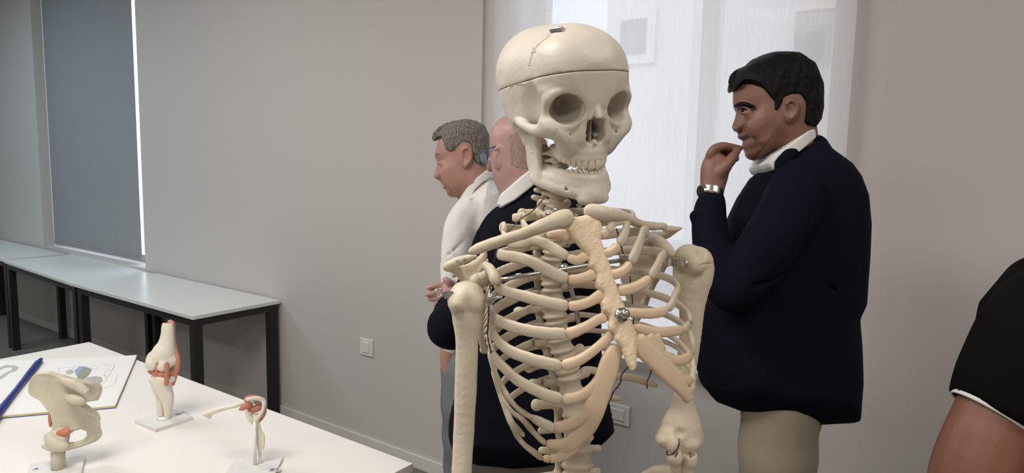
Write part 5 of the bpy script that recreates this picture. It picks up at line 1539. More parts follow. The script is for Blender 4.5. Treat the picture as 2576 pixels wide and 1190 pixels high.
MT['hair_black'] = hairmat('black_hair', (0.0075, 0.0068, 0.0068, 1), (0.003, 0.003, 0.003, 1), (420, 420, 110), .5, .12)
MT['hair_grey'] = hairmat('grey_hair', (0.25, 0.225, 0.20, 1), (0.07, 0.058, 0.05, 1), (330, 330, 80), .7)
MT['hair_white'] = hairmat('short_grey_hair', (0.38, 0.265, 0.225, 1), (0.27, 0.18, 0.15, 1), (150, 150, 50), .75, .2, .3)
MT['navy'] = mat('navy_wool', (0.0050, 0.0055, 0.0125, 1), 0.9, bump=.3, bscale=500, spec=.08)
MT['navy2'] = mat('dark_navy_wool', (0.0050, 0.0050, 0.0095, 1), 0.9, bump=.3, bscale=500, spec=.08)
MT['shirt'] = mat('white_cotton', (0.72, 0.70, 0.68, 1), 0.8, bump=.2, bscale=120)
MT['khaki'] = mat('khaki_cotton', (0.33, 0.28, 0.21, 1), 0.85, bump=.3, bscale=300)
MT['taupe'] = mat('taupe_trousers', (0.15, 0.135, 0.11, 1), 0.85, bump=.3, bscale=300)
MT['greyblue'] = mat('grey_trousers', (0.16, 0.165, 0.18, 1), 0.85, bump=.3, bscale=300)
MT['polo'] = mat('black_pique', (0.0040, 0.0038, 0.0038, 1), 0.9, bump=.3, bscale=700, spec=.08)
MT['leather'] = mat('dark_leather', (0.03, 0.02, 0.015, 1), 0.4)
MT['eyewhite'] = mat('eye_white', (0.7, 0.68, 0.65, 1), 0.2)
MT['iris'] = mat('dark_iris', (0.02, 0.014, 0.01, 1), 0.15)
MT['lip'] = mat('lip_skin', (0.36, 0.15, 0.12, 1), 0.5)
MT['green'] = mat('green_rubber', (0.01, 0.06, 0.02, 1), 0.5)
MT['frame_blue'] = mat('blue_spectacle_frame', (0.03, 0.08, 0.20, 1), 0.25, metal=.4)
MT['lens'] = MT['glass']

class Fig:
    """a person whose pieces are laid out at a real distance D"""
    def __init__(s, D, root): s.D = D; s.root = root; s.m = D / F_PX
    def p(s, x, y, z=0.0): return C(x, y, s.D + z)
    def two(s, L, dz=0.0): return [tuple(C(x, y, s.D + dz)[:2]) for x, y in L]
    def vox(s, L, zr, h, pad=.03):
        P = np.array([C(x, y, s.D) for x, y in L]); lo = P.min(0) - pad; hi = P.max(0) + pad
        lo[2] = s.D + zr[0]; hi[2] = s.D + zr[1]
        return Vox(lo, hi, h)
    def ch(s, v, pts, rs, k=.01, md='+', flat=None, q=1, sm=4):
        P = [s.p(*a) for a in pts]
        R_ = [(rs[i] if hasattr(rs, '__len__') else rs) * P[i][2] / F_PX for i in range(len(P))]
        v.chain(P, R_, md, k, flat, q, sm=sm if len(P) > 2 else 0)
    def el(s, v, c, r, md='+', k=.006, rot=None):
        v.ell(s.p(*c), (r[0] * s.m, r[1] * s.m, r[2]), md, k, rot)
    def put(s, name, v, m, parent=None, it=1, want=False): return vobj(name, v, CAMF, MT[m], parent if parent is not None else s.root, it, want)
    def legs(s, tops, r0, r1, m, name='trousers', h=.006, zt=.06):
        """tops: camera points where each leg begins"""
        W = [CAMF.to(t) for t in tops]; P = []
        for w in W: P.append([w, np.array([w[0], w[1], w[2] * .5]), np.array([w[0], w[1], zt])])
        A = [[CAMF.loc(q) for q in L] for L in P]
        al = np.array([q for L in A for q in L]); v = Vox(al.min(0) - r0 - .03, al.max(0) + r0 + .03, h)
        for L in A: v.chain(L, [r0, (r0 + r1) / 2, r1], '+', .02, sm=4)
        return v, W
def shoes(root, W, fwd):
    fwd = np.array([fwd[0], fwd[1], 0.0]); fwd /= np.linalg.norm(fwd)
    for w in W:
        a = np.array([w[0], w[1], .045])
        P = [CAMF.loc(q) for q in (a - fwd * .05, a + fwd * .06, a + fwd * .16 + [0, 0, -.012])]
        v = Vox(np.min(P, 0) - .07, np.max(P, 0) + .07, .004)
        v.chain(P, [.042, .042, .032], '+', .01, sm=3)
        upc = CAMF.A @ np.array([0, 0, -1.0]); v.half(CAMF.loc([w[0], w[1], .003]), upc)
        vobj('shoe', v, CAMF, MT['leather'], root)
def colfun(f, xc, a):
    return lambda X, Y, Dd, Th: np.where(Dd > 0, Th * np.sqrt(np.clip(1 - ((X - f.p(xc, 0)[0]) / a) ** 2, .03, 1)), Th)
def hairfun(f, HO_, T, Rr, add, grow, edge=.006):
    def fn(X, Y, Dd, Th):
        Dh = poly_sd(X, Y, f.two(HO_)); x = np.clip((Dh + grow) / Rr, 0.0, 1)
        return np.where(Dd > 0, (T * np.sqrt(1 - (1 - x) ** 2) + add) * np.clip(Dd / edge, 0, 1) ** .3, Th)
    return fn
RIGHT = R[:, 0]; AWAY = R[:, 2]

# ---- dark-haired man in the navy blazer
D = 1.62
ft = CAMF.to(C(1960, 700, D + .03)); 
M1 = thing('person', 'dark-haired man in a navy blazer and khaki trousers raising his hand to his mouth', 'person', (ft[0], ft[1], 0))
f = Fig(D, M1)
v = f.vox([(1740, 130), (2150, 1060)], (-.24, .26), .0028)
HO = [(1850, 212), (1846, 232), (1846, 258), (1848, 268), (1853, 281), (1850, 296), (1843, 314), (1842, 322), (1847, 330), (1856, 333), (1858, 338), (1856, 345), (1862, 350), (1871, 354), (1869, 360), (1868, 368), (1872, 375), (1876, 381), (1877, 391), (1884, 400), (1897, 404), (1915, 398), (1934, 386), (1950, 395), (1960, 440), (2050, 430), (2046, 350), (2044, 320), (2050, 280), (2050, 220), (2030, 170), (1990, 145), (1940, 145), (1890, 165), (1860, 190)]
HO1 = HO
def tf1(X, Y, Dd, Th):
    xs = np.clip((X / f.D * F_PX + CX - 1843) / 50, 0, 1); ys = Y / f.D * F_PX + CY
    low = np.clip((ys - 272) / 14, 0, 1)
    neck = np.clip((ys - 370) / 40, 0, 1)
    return Th * (1 - low * (1 - (.34 + .66 * xs))) * (1 - (1 - low) * .3 * (1 - xs)) * (1 - .24 * neck)
pillow(v, f.two(HO), .078, .068, p=.5, axis=2, off=f.D, tfun=tf1)
f.el(v, (1872, 277, -.050), (15, 8, .012), '-', .008)
f.ch(v, [(1860, 273, -.040), (1870, 271, -.0500), (1884, 276, -.0540)], [2.5, 3.4, 2.5], .003); f.ch(v, [(1861, 283, -.040), (1871, 284, -.0490), (1883, 281, -.0530)], [2.5, 3, 2.5], .003)
f.ch(v, [(1852, 266, -.018), (1866, 262, -.034), (1888, 268, -.046)], [5, 6, 5], .006)
f.el(v, (1855, 322, -.013), (9, 9, .008), '+', .005); f.el(v, (1852, 330, -.012), (4, 2.5, .006), '-', .002)
f.el(v, (1868, 353, -.02), (12, 3.2, .030), '-', .003); f.el(v, (1877, 330, -.045), (5, 9, .008), '-', .012)
f.el(v, (1905, 318, -.050), (26, 30, .014), '+', .03)
f.el(v, (1989, 279, -.080), (21, 31, .010), '+', .005)
f.ch(v, [(1978, 262, -.089), (1990, 252, -.091), (2004, 262, -.091), (2004, 282, -.090), (1992, 298, -.088)], [4, 4.5, 5, 4.5, 4.5], .002)
f.el(v, (1985, 279, -.092), (9, 13, .008), '-', .003)
# neck and hidden trunk, arm
f.ch(v, [(1988, 340, 0), (1998, 420, .01), (1990, 520, .03)], [52, 54, 70], .03)
f.ch(v, [(1990, 520, .03), (1960, 700, .03), (1960, 950, .03)], [110, 120, 110], .03, flat=(1, 0, 0), q=.9)
f.ch(v, [(1970, 520, -.10), (1900, 640, -.15), (1825, 725, -.17)], [45, 42, 36], .02)
f.ch(v, [(1825, 725, -.17), (1800, 640, -.12), (1788, 560, -.08), (1790, 490, -.05)], [34, 33, 28, 24], .01)
# hand
f.ch(v, [(1790, 492, -.05), (1793, 465, -.046), (1797, 440, -.042), (1800, 412, -.038)], [23, 23, 27, 28], .008, flat=(.3, 0, 1), q=.62)
f.ch(v, [(1786, 392, -.042), (1798, 375, -.045), (1818, 368, -.045), (1842, 371, -.038), (1864, 373, -.028)], [11, 10.5, 9.5, 8.5, 6], .004)
f.ch(v, [(1812, 436, -.055), (1829, 415, -.062), (1843, 394, -.058), (1858, 378, -.042)], [15, 12, 10, 7], .006)
f.ch(v, [(1784, 400, -.032), (1800, 378, -.028), (1828, 377, -.026), (1846, 388, -.028), (1852, 400, -.034)], [10, 10, 9, 8.5, 7.5], .003)
f.ch(v, [(1784, 410, -.020), (1800, 390, -.012), (1828, 390, -.012), (1842, 402, -.018), (1840, 412, -.026)], [9.5, 9, 8.5, 8, 7], .003)
f.ch(v, [(1788, 424, -.010), (1800, 405, -.002), (1822, 404, -.002), (1834, 414, -.010)], [8.5, 8, 7.5, 6.5], .003)
f.put('body', v, 'skin_tan')
# eye, brow, lips
E_ = G().ball(CAMF.to(f.p(1871, 278, -.0430)), .0082, 14, 10).build('eye', MT['eyewhite'], M1, smooth=True)
G().ball(CAMF.to(f.p(1867, 277.5, -.0485)), .0045, 12, 8).build('iris', MT['iris'], E_, smooth=True)
v = f.vox([(1845, 250), (1905, 285)], (-.08, .0), .0014, .01)
f.ch(v, [(1850, 267, -.020), (1862, 262, -.040), (1880, 263, -.053), (1897, 269, -.061)], [4, 5, 5, 3], .003); v.noise(.0008, 900, 5)
f.ch(v, [(1857, 274, -.036), (1868, 272, -.0535), (1882, 277, -.056)], [1.5, 2.0, 1.2], .001)
f.put('eyebrow', v, 'hair_black')
# hair
v = f.vox([(1830, 125), (2065, 330)], (-.12, .12), .0022)
HH = [(1833, 206), (1836, 190), (1850, 175), (1872, 168), (1893, 148), (1925, 135), (1962, 132), (2000, 140), (2030, 163), (2050, 198), (2058, 240), (2056, 280), (2047, 312), (2040, 327), (2022, 324), (2008, 312), (2012, 292), (2012, 262), (2000, 247), (1984, 246), (1966, 254), (1957, 276), (1948, 288), (1934, 285), (1933, 262), (1921, 246), (1908, 228), (1890, 212), (1866, 212), (1852, 224), (1842, 231), (1835, 222)]
HH1 = HH
def tfh(X, Y, Dd, Th):
    xs = np.clip((X / f.D * F_PX + CX - 1835) / 60, 0, 1)
    return np.where(Dd > 0, Th * (.72 + .28 * xs), Th)
HP_ = [tuple(C(x, y, f.D + (-.055 if 14 <= i <= 27 else (-.03 if i in (13, 28) else 0)))[:2]) for i, (x, y) in enumerate(HH)]
pillow(v, HP_, .088, .018, p=.33, axis=2, off=f.D, tfun=hairfun(f, HO, .078, .068, .004, .012))
v.noise(.0028, 190, 9, (1, 1, 1)); v.noise(.0014, 520, 10)
f.put('hair', v, 'hair_black')
# shirt collar
v = f.vox([(1910, 320), (2060, 440)], (-.10, .10), .002, .012)
CO = [(1917, 414), (1922, 424), (1932, 434), (1950, 430), (1966, 412), (1988, 394), (2016, 372), (2042, 352), (2038, 330), (2030, 327), (2010, 334), (1984, 352), (1949, 380), (1932, 392)]
pillow(v, f.two(CO, -.030), .088, .005, p=.3, axis=2, off=f.D + .006, tfun=colfun(f, 1968, .088))
f.put('shirt_collar', v, 'shirt')
# blazer
v = f.vox([(1730, 330), (2175, 1070)], (-.25, .24), .0034)
JO = [(2052, 336), (2064, 346), (2076, 370), (2095, 386), (2118, 406), (2142, 440), (2160, 490), (2168, 560), (2169, 640), (2166, 700), (2163, 765), (2149, 798), (2152, 860), (2152, 950), (2144, 1030), (2138, 1052), (2120, 1060), (2040, 1064), (1960, 1058), (1880, 1041), (1808, 1014), (1775, 975), (1762, 920), (1760, 850), (1770, 790), (1800, 740), (1822, 650), (1832, 600), (1848, 548), (1875, 490), (1908, 440), (1942, 415), (1956, 392), (1985, 362), (2015, 346)]
def tfj(X, Y, Dd, Th):
    ys = (Y / f.D * F_PX + CY)
    return np.where(Dd > 0, Th * np.interp(ys, [330, 360, 420, 500, 800, 1060], [.72, .82, .98, 1.0, .86, .98]), Th)
pillow(v, f.two(JO), .175, .105, p=.5, axis=2, off=f.D + .02, tfun=tfj)
f.ch(v, [(2010, 450, -.10), (1990, 520, -.135), (1920, 640, -.165), (1845, 735, -.170)], [48, 62, 60, 50], .03)
f.ch(v, [(1838, 735, -.170), (1808, 690, -.150), (1790, 620, -.115), (1785, 560, -.085), (1790, 502, -.055)], [48, 45, 42, 38, 30], .012)
f.ch(v, [(1768, 548, -.09), (1752, 545, -.09)], [22, 16], .01)
# sleeve end and creases
v.cone(f.p(1791, 497, -.052), f.p(1793, 480, -.05), .0255, .0265, '-', .001)
for a, b in (((1755, 640, -.17), (1815, 622, -.20)), ((1750, 600, -.15), (1805, 588, -.175)), ((1900, 720, -.22), (1970, 690, -.20)), ((1840, 790, -.16), (1920, 800, -.15)), ((1960, 780, -.17), (2060, 800, -.15)), ((2010, 850, -.17), (2090, 880, -.14)), ((2000, 700, -.18), (2100, 730, -.13))):
    v.cone(f.p(*a), f.p(*b), .004, .003, '-', .010)
v.noise(.0022, 42, 6); v.noise(.0008, 110, 7)
f.put('blazer', v, 'navy')
v = f.vox([(1925, 330), (2070, 560)], (-.13, .04), .0026, .012)
f.ch(v, [(2050, 346, -.055), (2014, 362, -.070), (1982, 392, -.080), (1955, 425, -.086), (1930, 470, -.095)], [9, 12, 13, 12, 6], .004, flat=(0, .3, 1), q=.45)
f.put('collar_lapel', v, 'navy')
# watch
ax = f.p(1793, 466, -.047) - f.p(1789, 492, -.052); ax /= np.linalg.norm(ax); cw = f.p(1790, 480, -.049)
v = Vox(cw - .045, cw + .045, .0011)
v.cone(cw - ax * .0085, cw + ax * .0085, .0272, .0262, k=0, flat=(.3, 0, 1), q=.80)
v.half(cw + ax * .0085, ax); v.half(cw - ax * .0085, -ax)
v.cone(cw - ax * .05, cw + ax * .05, .0250, .0250, '-', 0, flat=(.3, 0, 1), q=.78)
W_ = vobj('wristwatch', v, CAMF, MT['steel'], M1)
wd = np.array([-.95, .1, -.35]); wd /= np.linalg.norm(wd)
G().tube([CAMF.to(cw + wd * .022), CAMF.to(cw + wd * .031)], [.0165, .0150], 24).build('watch_case', MT['steel'], W_, smooth=False)
v, Wf = f.legs([f.p(1965, 1010, -.035), f.p(1955, 1010, .10)], .088, .060, 'khaki')
f.ch(v, [(1962, 1000, .03), (1964, 1040, .03)], [96, 96], .02)
f.put('trousers', v, 'khaki')
shoes(M1, Wf, -RIGHT)

# ---- grey-haired man in the white shirt
D = 2.22
ft = CAMF.to(C(1200, 700, D + .05))
M2 = thing('person', 'grey-haired man in a white shirt looking down, standing beyond the bald man', 'person', (ft[0], ft[1], 0))
f = Fig(D, M2)
v = f.vox([(1085, 300), (1290, 960)], (-.22, .24), .0034)
HO = [(1110, 342), (1102, 356), (1097, 376), (1093, 393), (1098, 401), (1100, 413), (1096, 428), (1091, 441), (1094, 450), (1106, 454), (1109, 459), (1112, 464), (1115, 468), (1113, 472), (1120, 476), (1123, 483), (1126, 491), (1136, 496), (1150, 497), (1166, 500), (1180, 540), (1250, 520), (1240, 440), (1230, 390), (1228, 350), (1212, 322), (1180, 308), (1140, 315)]
def tf2(X, Y, Dd, Th):
    xs = np.clip((X / f.D * F_PX + CX - 1093) / 38, 0, 1); ys = Y / f.D * F_PX + CY
    low = np.clip((ys - 398) / 10, 0, 1)
    return Th * (1 - low * (1 - (.36 + .64 * xs))) * (1 - (1 - low) * .3 * (1 - xs)) * (1 - .15 * np.clip((ys - 470) / 30, 0, 1))
pillow(v, f.two(HO), .076, .066, p=.5, axis=2, off=f.D, tfun=tf2)
f.el(v, (1110, 408, -.050), (11, 6, .012), '-', .008); f.el(v, (1110, 410, -.046), (9, 5, .010), '+', .003)
f.ch(v, [(1097, 393, -.018), (1110, 391, -.036), (1124, 396, -.046)], [4, 5, 4], .006)
f.el(v, (1132, 440, -.050), (22, 26, .014), '+', .03)
f.el(v, (1101, 444, -.014), (7, 7, .008), '+', .005)
f.el(v, (1172, 396, -.078), (17, 28, .010), '+', .004)
f.ch(v, [(1163, 380, -.087), (1172, 371, -.089), (1184, 380, -.089), (1184, 400, -.088), (1172, 418, -.086)], [3.5, 4, 4, 4, 3.5], .002)
f.el(v, (1168, 397, -.090), (7, 12, .008), '-', .003)
f.ch(v, [(1190, 440, 0), (1212, 510, .01), (1215, 560, .02)], [40, 42, 56], .03)
f.ch(v, [(1212, 560, .03), (1212, 750, .03), (1212, 920, .03)], [50, 52, 52], .03)
f.ch(v, [(1155, 560, -.08), (1142, 700, -.11), (1140, 800, -.11), (1133, 868, -.10), (1131, 905, -.10), (1140, 935, -.10), (1156, 952, -.10)], [28, 26, 24, 21, 20, 20, 16], .02)
for i, (dx, dy) in enumerate([(0, 0), (-2, -7), (-1, -14), (4, -20)]):
    f.ch(v, [(1150 + dx, 948 + dy, -.105 + .012 * i), (1172 + dx, 955 + dy * 1.1, -.11 + .014 * i), (1190 + dx, 950 + dy * 1.1, -.10 + .014 * i)], [7.5, 7, 6], .003)
f.ch(v, [(1140, 925, -.12), (1158, 930, -.135), (1172, 940, -.135)], [8, 7, 6], .004)
f.put('body', v, 'skin_pink')
v = f.vox([(1085, 380), (1145, 420)], (-.08, 0), .0016, .01)
f.ch(v, [(1096, 390, -.020), (1106, 387, -.038), (1124, 391, -.050)], [2.5, 3.5, 2], .002); f.put('eyebrow', v, 'hair_grey')
v = f.vox([(1085, 380), (1145, 430)], (-.08, 0), .0013, .01)
f.ch(v, [(1103, 411, -.046), (1112, 413, -.056), (1121, 411, -.056)], [1.1, 1.4, 1], .001); f.put('eyelashes', v, 'hair_grey')
v = f.vox([(1080, 295), (1240, 430)], (-.11, .11), .0022)
HH = [(1086, 350), (1088, 336), (1100, 322), (1118, 311), (1140, 303), (1170, 300), (1198, 304), (1220, 316), (1231, 340), (1234, 380), (1232, 415), (1222, 425), (1205, 420), (1192, 408), (1190, 385), (1182, 370), (1168, 368), (1158, 378), (1146, 392), (1134, 392), (1122, 382), (1119, 366), (1112, 350), (1102, 349), (1092, 357)]
pillow(v, f.two(HH), .086, .016, p=.33, axis=2, off=f.D, tfun=hairfun(f, HO, .076, .066, .004, .012))
v.noise(.0034, 200, 19); v.noise(.0018, 480, 20)
f.put('hair', v, 'hair_grey')
v = f.vox([(1140, 415), (1260, 520)], (-.10, .11), .0025, .012)
CO = [(1150, 506), (1158, 494), (1172, 474), (1196, 448), (1226, 426), (1238, 432), (1240, 448), (1216, 462), (1196, 482), (1186, 506), (1170, 512)]
pillow(v, f.two(CO, -.05), .082, .005, p=.3, axis=2, off=f.D + .006, tfun=colfun(f, 1200, .080))
f.put('shirt_collar', v, 'shirt')
v = f.vox([(1105, 440), (1310, 930)], (-.22, .24), .0036)
SO = [(1150, 500), (1168, 490), (1200, 455), (1236, 436), (1270, 480), (1292, 560), (1292, 700), (1285, 910), (1130, 920), (1126, 860), (1120, 780), (1119, 700), (1124, 640), (1134, 580), (1142, 530)]
pillow(v, f.two(SO), .175, .10, p=.5, axis=2, off=f.D + .03, tfun=lambda X, Y, Dd, Th: np.where(Dd > 0, Th * np.interp(Y / f.D * F_PX + CY, [440, 500, 560, 920], [.75, .9, 1, .9]), Th))
f.ch(v, [(1180, 530, -.09), (1158, 580, -.12), (1147, 680, -.135), (1146, 780, -.13), (1135, 872, -.105)], [34, 36, 34, 31, 24], .02)
for a, b in (((1130, 640, -.17), (1165, 610, -.18)), ((1128, 700, -.17), (1165, 690, -.18)), ((1195, 515, -.14), (1225, 545, -.14)), ((1125, 740, -.17), (1160, 760, -.17)), ((1150, 530, -.12), (1195, 500, -.11))):
    v.cone(f.p(*a), f.p(*b), .004, .003, '-', .010)
v.noise(.0030, 60, 16); v.noise(.0014, 150, 17)
f.put('shirt', v, 'shirt')
cw = f.p(1131, 908, -.10); ax = np.array([0, 1.0, .0])
G().tube([CAMF.to(cw + np.array([.0265 * math.cos(t), .003 * math.cos(t), .0265 * math.sin(t)])) for t in np.linspace(0, 2 * math.pi, 32)], .0038, 8, caps=False).build('wristband', MT['green'], M2, smooth=True)
v, Wf = f.legs([f.p(1195, 930, -.07), f.p(1185, 930, .10)], .105, .062, 'greyblue')
f.put('trousers', v, 'greyblue'); shoes(M2, Wf, -RIGHT)

# ---- bald man in the dark jacket, seen from behind
D = 1.72
ft = CAMF.to(C(1340, 700, D + .02))
M3 = thing('person', 'balding man with blue spectacles and a dark jacket, his back to us behind the skeleton', 'person', (ft[0], ft[1], 0))
f = Fig(D, M3)
v = f.vox([(1070, 285), (1400, 900)], (-.2, .42), .0034)
HO = [(1272, 292), (1300, 283), (1335, 288), (1362, 318), (1372, 370), (1366, 420), (1352, 470), (1360, 540), (1290, 560), (1272, 505), (1258, 482), (1246, 460), (1239, 440), (1236, 415), (1233, 385), (1231, 347), (1238, 320), (1252, 303)]
pillow(v, f.two(HO), .078, .062, p=.5, axis=2, off=f.D)
f.el(v, (1237, 404, .050), (10, 14, .012), '+', .008); f.el(v, (1234, 418, .064), (11, 16, .016), '+', .008)
f.el(v, (1252, 398, -.050), (12, 28, .016), '+', .004)
f.ch(v, [(1246, 378, -.060), (1254, 371, -.064), (1263, 382, -.064), (1262, 404, -.062), (1254, 422, -.058)], [4.5, 5, 5, 5, 4.5], .002)
f.el(v, (1253, 396, -.068), (4, 11, .006), '-', .003)
f.ch(v, [(1310, 440, 0), (1325, 500, .0), (1335, 560, .0)], [50, 50, 60], .03)
f.ch(v, [(1350, 560, .0), (1350, 700, .0), (1340, 900, .0)], [90, 100, 95], .03, flat=(0, 0, 1), q=.8)
f.ch(v, [(1255, 600, .02), (1200, 730, .0), (1125, 822, .0)], [38, 36, 32], .02)
f.ch(v, [(1125, 822, .0), (1132, 780, .10), (1140, 748, .18)], [32, 30, 26], .01)
hd_ = .20
f.ch(v, [(1142, 745, .18), (1136, 736, hd_), (1122, 732, hd_)], [24, 26, 24], .006, flat=(0, .3, 1), q=.55)
f.ch(v, [(1118, 720, hd_), (1098, 719, hd_ - .005), (1077, 724, hd_ - .01)], [8, 7.5, 6], .003)
f.ch(v, [(1114, 734, hd_), (1094, 737, hd_ - .004), (1074, 741, hd_ - .008)], [8, 7.5, 6], .003)
f.ch(v, [(1116, 748, hd_), (1098, 751, hd_), (1081, 753, hd_)], [8, 7, 6], .003)
f.ch(v, [(1122, 760, hd_), (1108, 764, hd_), (1096, 766, hd_)], [7.5, 7, 6], .003)
f.ch(v, [(1140, 722, hd_ - .01), (1130, 710, hd_ - .03), (1118, 703, hd_ - .03)], [10, 8, 6], .004)
f.put('body', v, 'skin_fair')
v = f.vox([(1235, 330), (1380, 445)], (-.10, .10), .0024, .012)
FR = [(1268, 345), (1300, 325), (1375, 325), (1382, 420), (1350, 446), (1296, 442), (1272, 424), (1272, 392), (1266, 366)]
pillow(v, f.two(FR), .080, .007, p=.4, axis=2, off=f.D, tfun=hairfun(f, HO, .078, .062, .0012, .0012, .012))
v.noise(.0006, 260, 29)
f.put('hair', v, 'hair_white')
# spectacles
g = G(); T_ = lambda *a: CAMF.to(f.p(*a))
g.tube(smoothpts([T_(1264, 385, -.046), T_(1258, 372, -.054), T_(1246, 368, -.056), T_(1226, 376, -.02), T_(1207, 385, .045)], 6), .0016, 8)
cl = f.p(1216, 398, .058)
ringp = [CAMF.to(cl + np.array([.010 * math.cos(t) , .018 * math.sin(t), .024 * math.cos(t)])) for t in np.linspace(0, 2 * math.pi, 28)]
g.tube(ringp, .0014, 8, caps=False)
SPX = g.build('spectacle_frame', MT['frame_blue'], M3, smooth=True)
G().prism(ringp[:-1], CAMF.A.T @ np.array([.0008, 0, 0])).build('lens', MT['lens'], SPX)
# collar and jacket
v = f.vox([(1245, 425), (1375, 530)], (-.10, .10), .0024, .012)
CO = [(1258, 492), (1275, 478), (1305, 452), (1333, 431), (1362, 424), (1372, 450), (1350, 468), (1326, 488), (1298, 510), (1262, 528), (1250, 516)]
pillow(v, f.two(CO), .088, .005, p=.3, axis=2, off=f.D - .004, tfun=colfun(f, 1322, .084))
f.put('shirt_collar', v, 'shirt')
v = f.vox([(1070, 430), (1555, 1180)], (-.22, .26), .0038)
JO = [(1350, 440), (1385, 455), (1440, 480), (1485, 505), (1504, 540), (1514, 640), (1511, 760), (1514, 900), (1528, 990), (1545, 1078), (1526, 1098), (1492, 1128), (1440, 1150), (1360, 1166), (1290, 1170), (1200, 1161), (1141, 1134), (1129, 1100), (1130, 1055), (1141, 1008), (1150, 950), (1150, 890), (1180, 810), (1190, 740), (1200, 680), (1206, 610), (1220, 568), (1243, 532), (1268, 510), (1300, 480)]
pillow(v, f.two(JO), .150, .10, p=.5, axis=2, off=f.D + .01, tfun=lambda X, Y, Dd, Th: np.where(Dd > 0, Th * np.interp(Y / f.D * F_PX + CY, [430, 480, 560, 900, 1170], [.85, .95, 1, .9, 1.05]), Th))
f.ch(v, [(1268, 580, .02), (1230, 680, .0), (1170, 790, -.01), (1128, 826, .0)], [54, 52, 48, 46], .03)
f.ch(v, [(1128, 826, .0), (1134, 800, .08), (1142, 772, .14)], [46, 40, 34], .02)
for a, b in (((1110, 790, -.06), (1150, 850, -.06)), ((1215, 700, -.07), (1250, 800, -.10)), ((1260, 900, -.15), (1380, 930, -.16))):
    v.cone(f.p(*a), f.p(*b), .004, .003, '-', .010)
v.noise(.0026, 40, 26); v.noise(.0010, 110, 27)
f.put('jacket', v, 'navy2')
v, Wf = f.legs([f.p(1270, 1080, .02), f.p(1380, 1080, .02)], .100, .065, 'taupe')
f.ch(v, [(1240, 1120, .02), (1400, 1120, .02)], [90, 90], .02)
f.put('trousers', v, 'taupe'); shoes(M3, Wf, AWAY)

# ---- man in the black polo shirt at the edge of the view
D = 0.92
ft = CAMF.to(C(2790, 900, D + .05))
M4 = thing('person', 'person in a black polo shirt with white-tipped sleeve, cut off by the frame edge', 'person', (ft[0], ft[1], 0))
f = Fig(D, M4)
v = f.vox([(2330, 130), (3090, 1500)], (-.26, .28), .0045)
f.ch(v, [(2600, 880, 0), (2560, 960, 0), (2510, 1060, 0), (2478, 1120, 0), (2452, 1200, 0), (2420, 1300, 0)], [95, 90, 80, 76, 82, 70], .02)
f.ch(v, [(2420, 1300, 0), (2450, 1360, -.10), (2500, 1400, -.18)], [66, 60, 50], .02)
f.ch(v, [(2500, 1400, -.18), (2520, 1410, -.20), (2540, 1415, -.22)], [42, 44, 36], .01)
for i in range(4): f.ch(v, [(2535, 1395 + i * 11, -.215), (2562, 1398 + i * 12, -.235), (2580, 1408 + i * 12, -.225)], [11, 10, 8], .003)
f.ch(v, [(2520, 1385, -.20), (2548, 1372, -.225), (2566, 1380, -.23)], [12, 11, 9], .004)
f.ch(v, [(2850, 720, 0), (2910, 560, 0)], [100, 92], .03)
up4 = lambda L: [(2895 + (x - 1960) * 1.76, 395 + (y - 270) * 1.76) for x, y in L]
pillow(v, f.two(up4(HO1)), .076, .068, p=.5, axis=2, off=f.D, mode='+', k=.01, tfun=lambda X, Y, Dd, Th: np.where(Dd > 0, Th * np.interp(X / f.D * F_PX + CX, [2690, 2780], [.4, 1]), Th))
f.el(v, (2945, 410, -.078), (34, 54, .012), '+', .006)
f.ch(v, [(2790, 800, .02), (2800, 1300, .02)], [170, 190], .04)
f.put('body', v, 'skin_brown')
v = f.vox([(2650, 120), (3090, 530)], (-.12, .12), .003, .02)
pillow(v, f.two(up4(HH1)), .088, .018, p=.33, axis=2, off=f.D, tfun=hairfun(f, up4(HO1), .076, .068, .004, .012)); v.noise(.002, 200, 3)
f.put('hair', v, 'hair_black')
v = f.vox([(2410, 600), (3060, 1520)], (-.26, .28), .0042)
PO = [(2700, 640), (2770, 610), (2830, 610), (2900, 650), (3000, 720), (3050, 850), (3030, 1100), (3020, 1500), (2580, 1500), (2590, 1100), (2570, 900), (2600, 760)]
pillow(v, f.two(PO), .17, .09, p=.5, axis=2, off=f.D + .02)
f.ch(v, [(2720, 770, .0), (2660, 830, .0), (2606, 890, .0), (2556, 985, .0), (2530, 1030, .0)], [120, 122, 116, 104, 96], .03)
arm_ax = f.p(2480, 1130, 0) - f.p(2556, 985, 0); arm_ax /= np.linalg.norm(arm_ax)
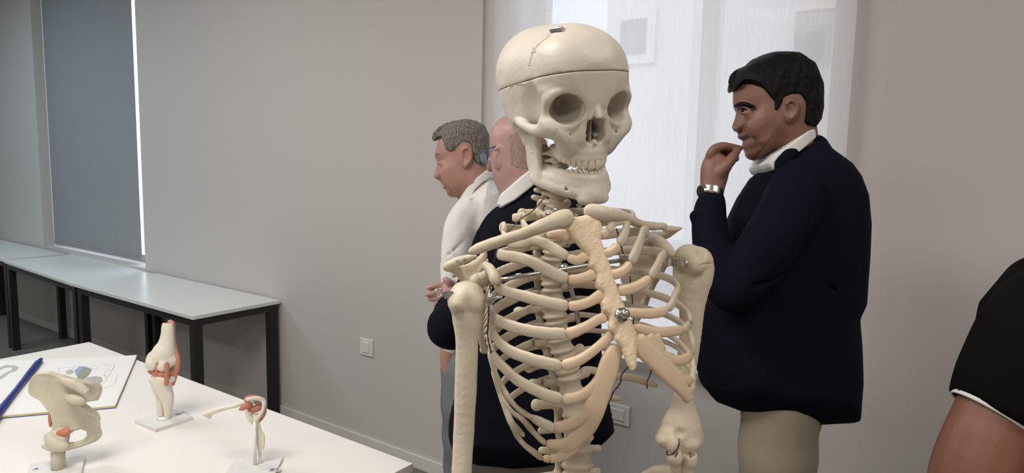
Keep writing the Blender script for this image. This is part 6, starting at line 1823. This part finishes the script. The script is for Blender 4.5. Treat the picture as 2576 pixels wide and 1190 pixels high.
hn = f.p(2576, 1098, -.09) - f.p(2421, 987, -.0); 
hemn = np.array([-111.0, 155.0, 0]); hemn /= np.linalg.norm(hemn)
hc_ = f.p(2498, 1042, 0)
D0 = (hemn[0] * (v.ax[0][:, None, None] - hc_[0]) + hemn[1] * (v.ax[1][None, :, None] - hc_[1]) + 0 * v.ax[2][None, None, :]).astype(np.float32)
xl = (v.ax[0][:, None, None] < f.p(2640, 0, 0)[0])
v.F = np.where(xl, np.maximum(v.F, D0 - .001), v.F)
v.cone(f.p(2510, 1060, 0), f.p(2478, 1120, 0), .046, .046, '-', .0)
for a, b in (((2560, 860, -.11), (2520, 930, -.10)), ((2600, 900, -.11), (2580, 980, -.11))): v.cone(f.p(*a), f.p(*b), .004, .003, '-', .012)
v.noise(.0028, 48, 36)
PL = f.put('polo_shirt', v, 'polo')
def trim_band(off, w, m):
    n_ = 48; L1 = []; c0 = hc_ - hemn * off
    u1 = np.array([155.0, 111.0, 0]); u1 /= np.linalg.norm(u1); u2 = np.array([0, 0, 1.0])
    r1 = 97 * f.m * .995; V = []
    cc = C(2498 + 3, 1042 + 2, f.D); cc = hc_ - hemn * off
    for i in range(n_):
        t = 2 * math.pi * i / n_
        for (dr_, dh) in ((0, 0), (.0022, 0), (.0022, w), (0, w)):
            V.append(CAMF.to(cc + (u1 * math.cos(t) + u2 * math.sin(t)) * (r1 + dr_ - .0005) - hemn * dh))
    Fc = [(i * 4 + k, i * 4 + (k + 1) % 4, ((i + 1) % n_) * 4 + (k + 1) % 4, ((i + 1) % n_) * 4 + k) for i in range(n_) for k in range(4)]
    obj('sleeve_trim', V, Fc, MT[m], PL)
trim_band(-.004, .0052, 'shirt'); trim_band(.0030, .0016, 'shirt')
w0 = CAMF.to(f.p(2790, 1400, .02))
v, Wf = f.legs([CAMF.loc(w0 + RIGHT * -.0 + AWAY * -.09), CAMF.loc(w0 + AWAY * .09)], .10, .065, 'greyblue')
f.put('trousers', v, 'greyblue'); shoes(M4, Wf, -RIGHT)
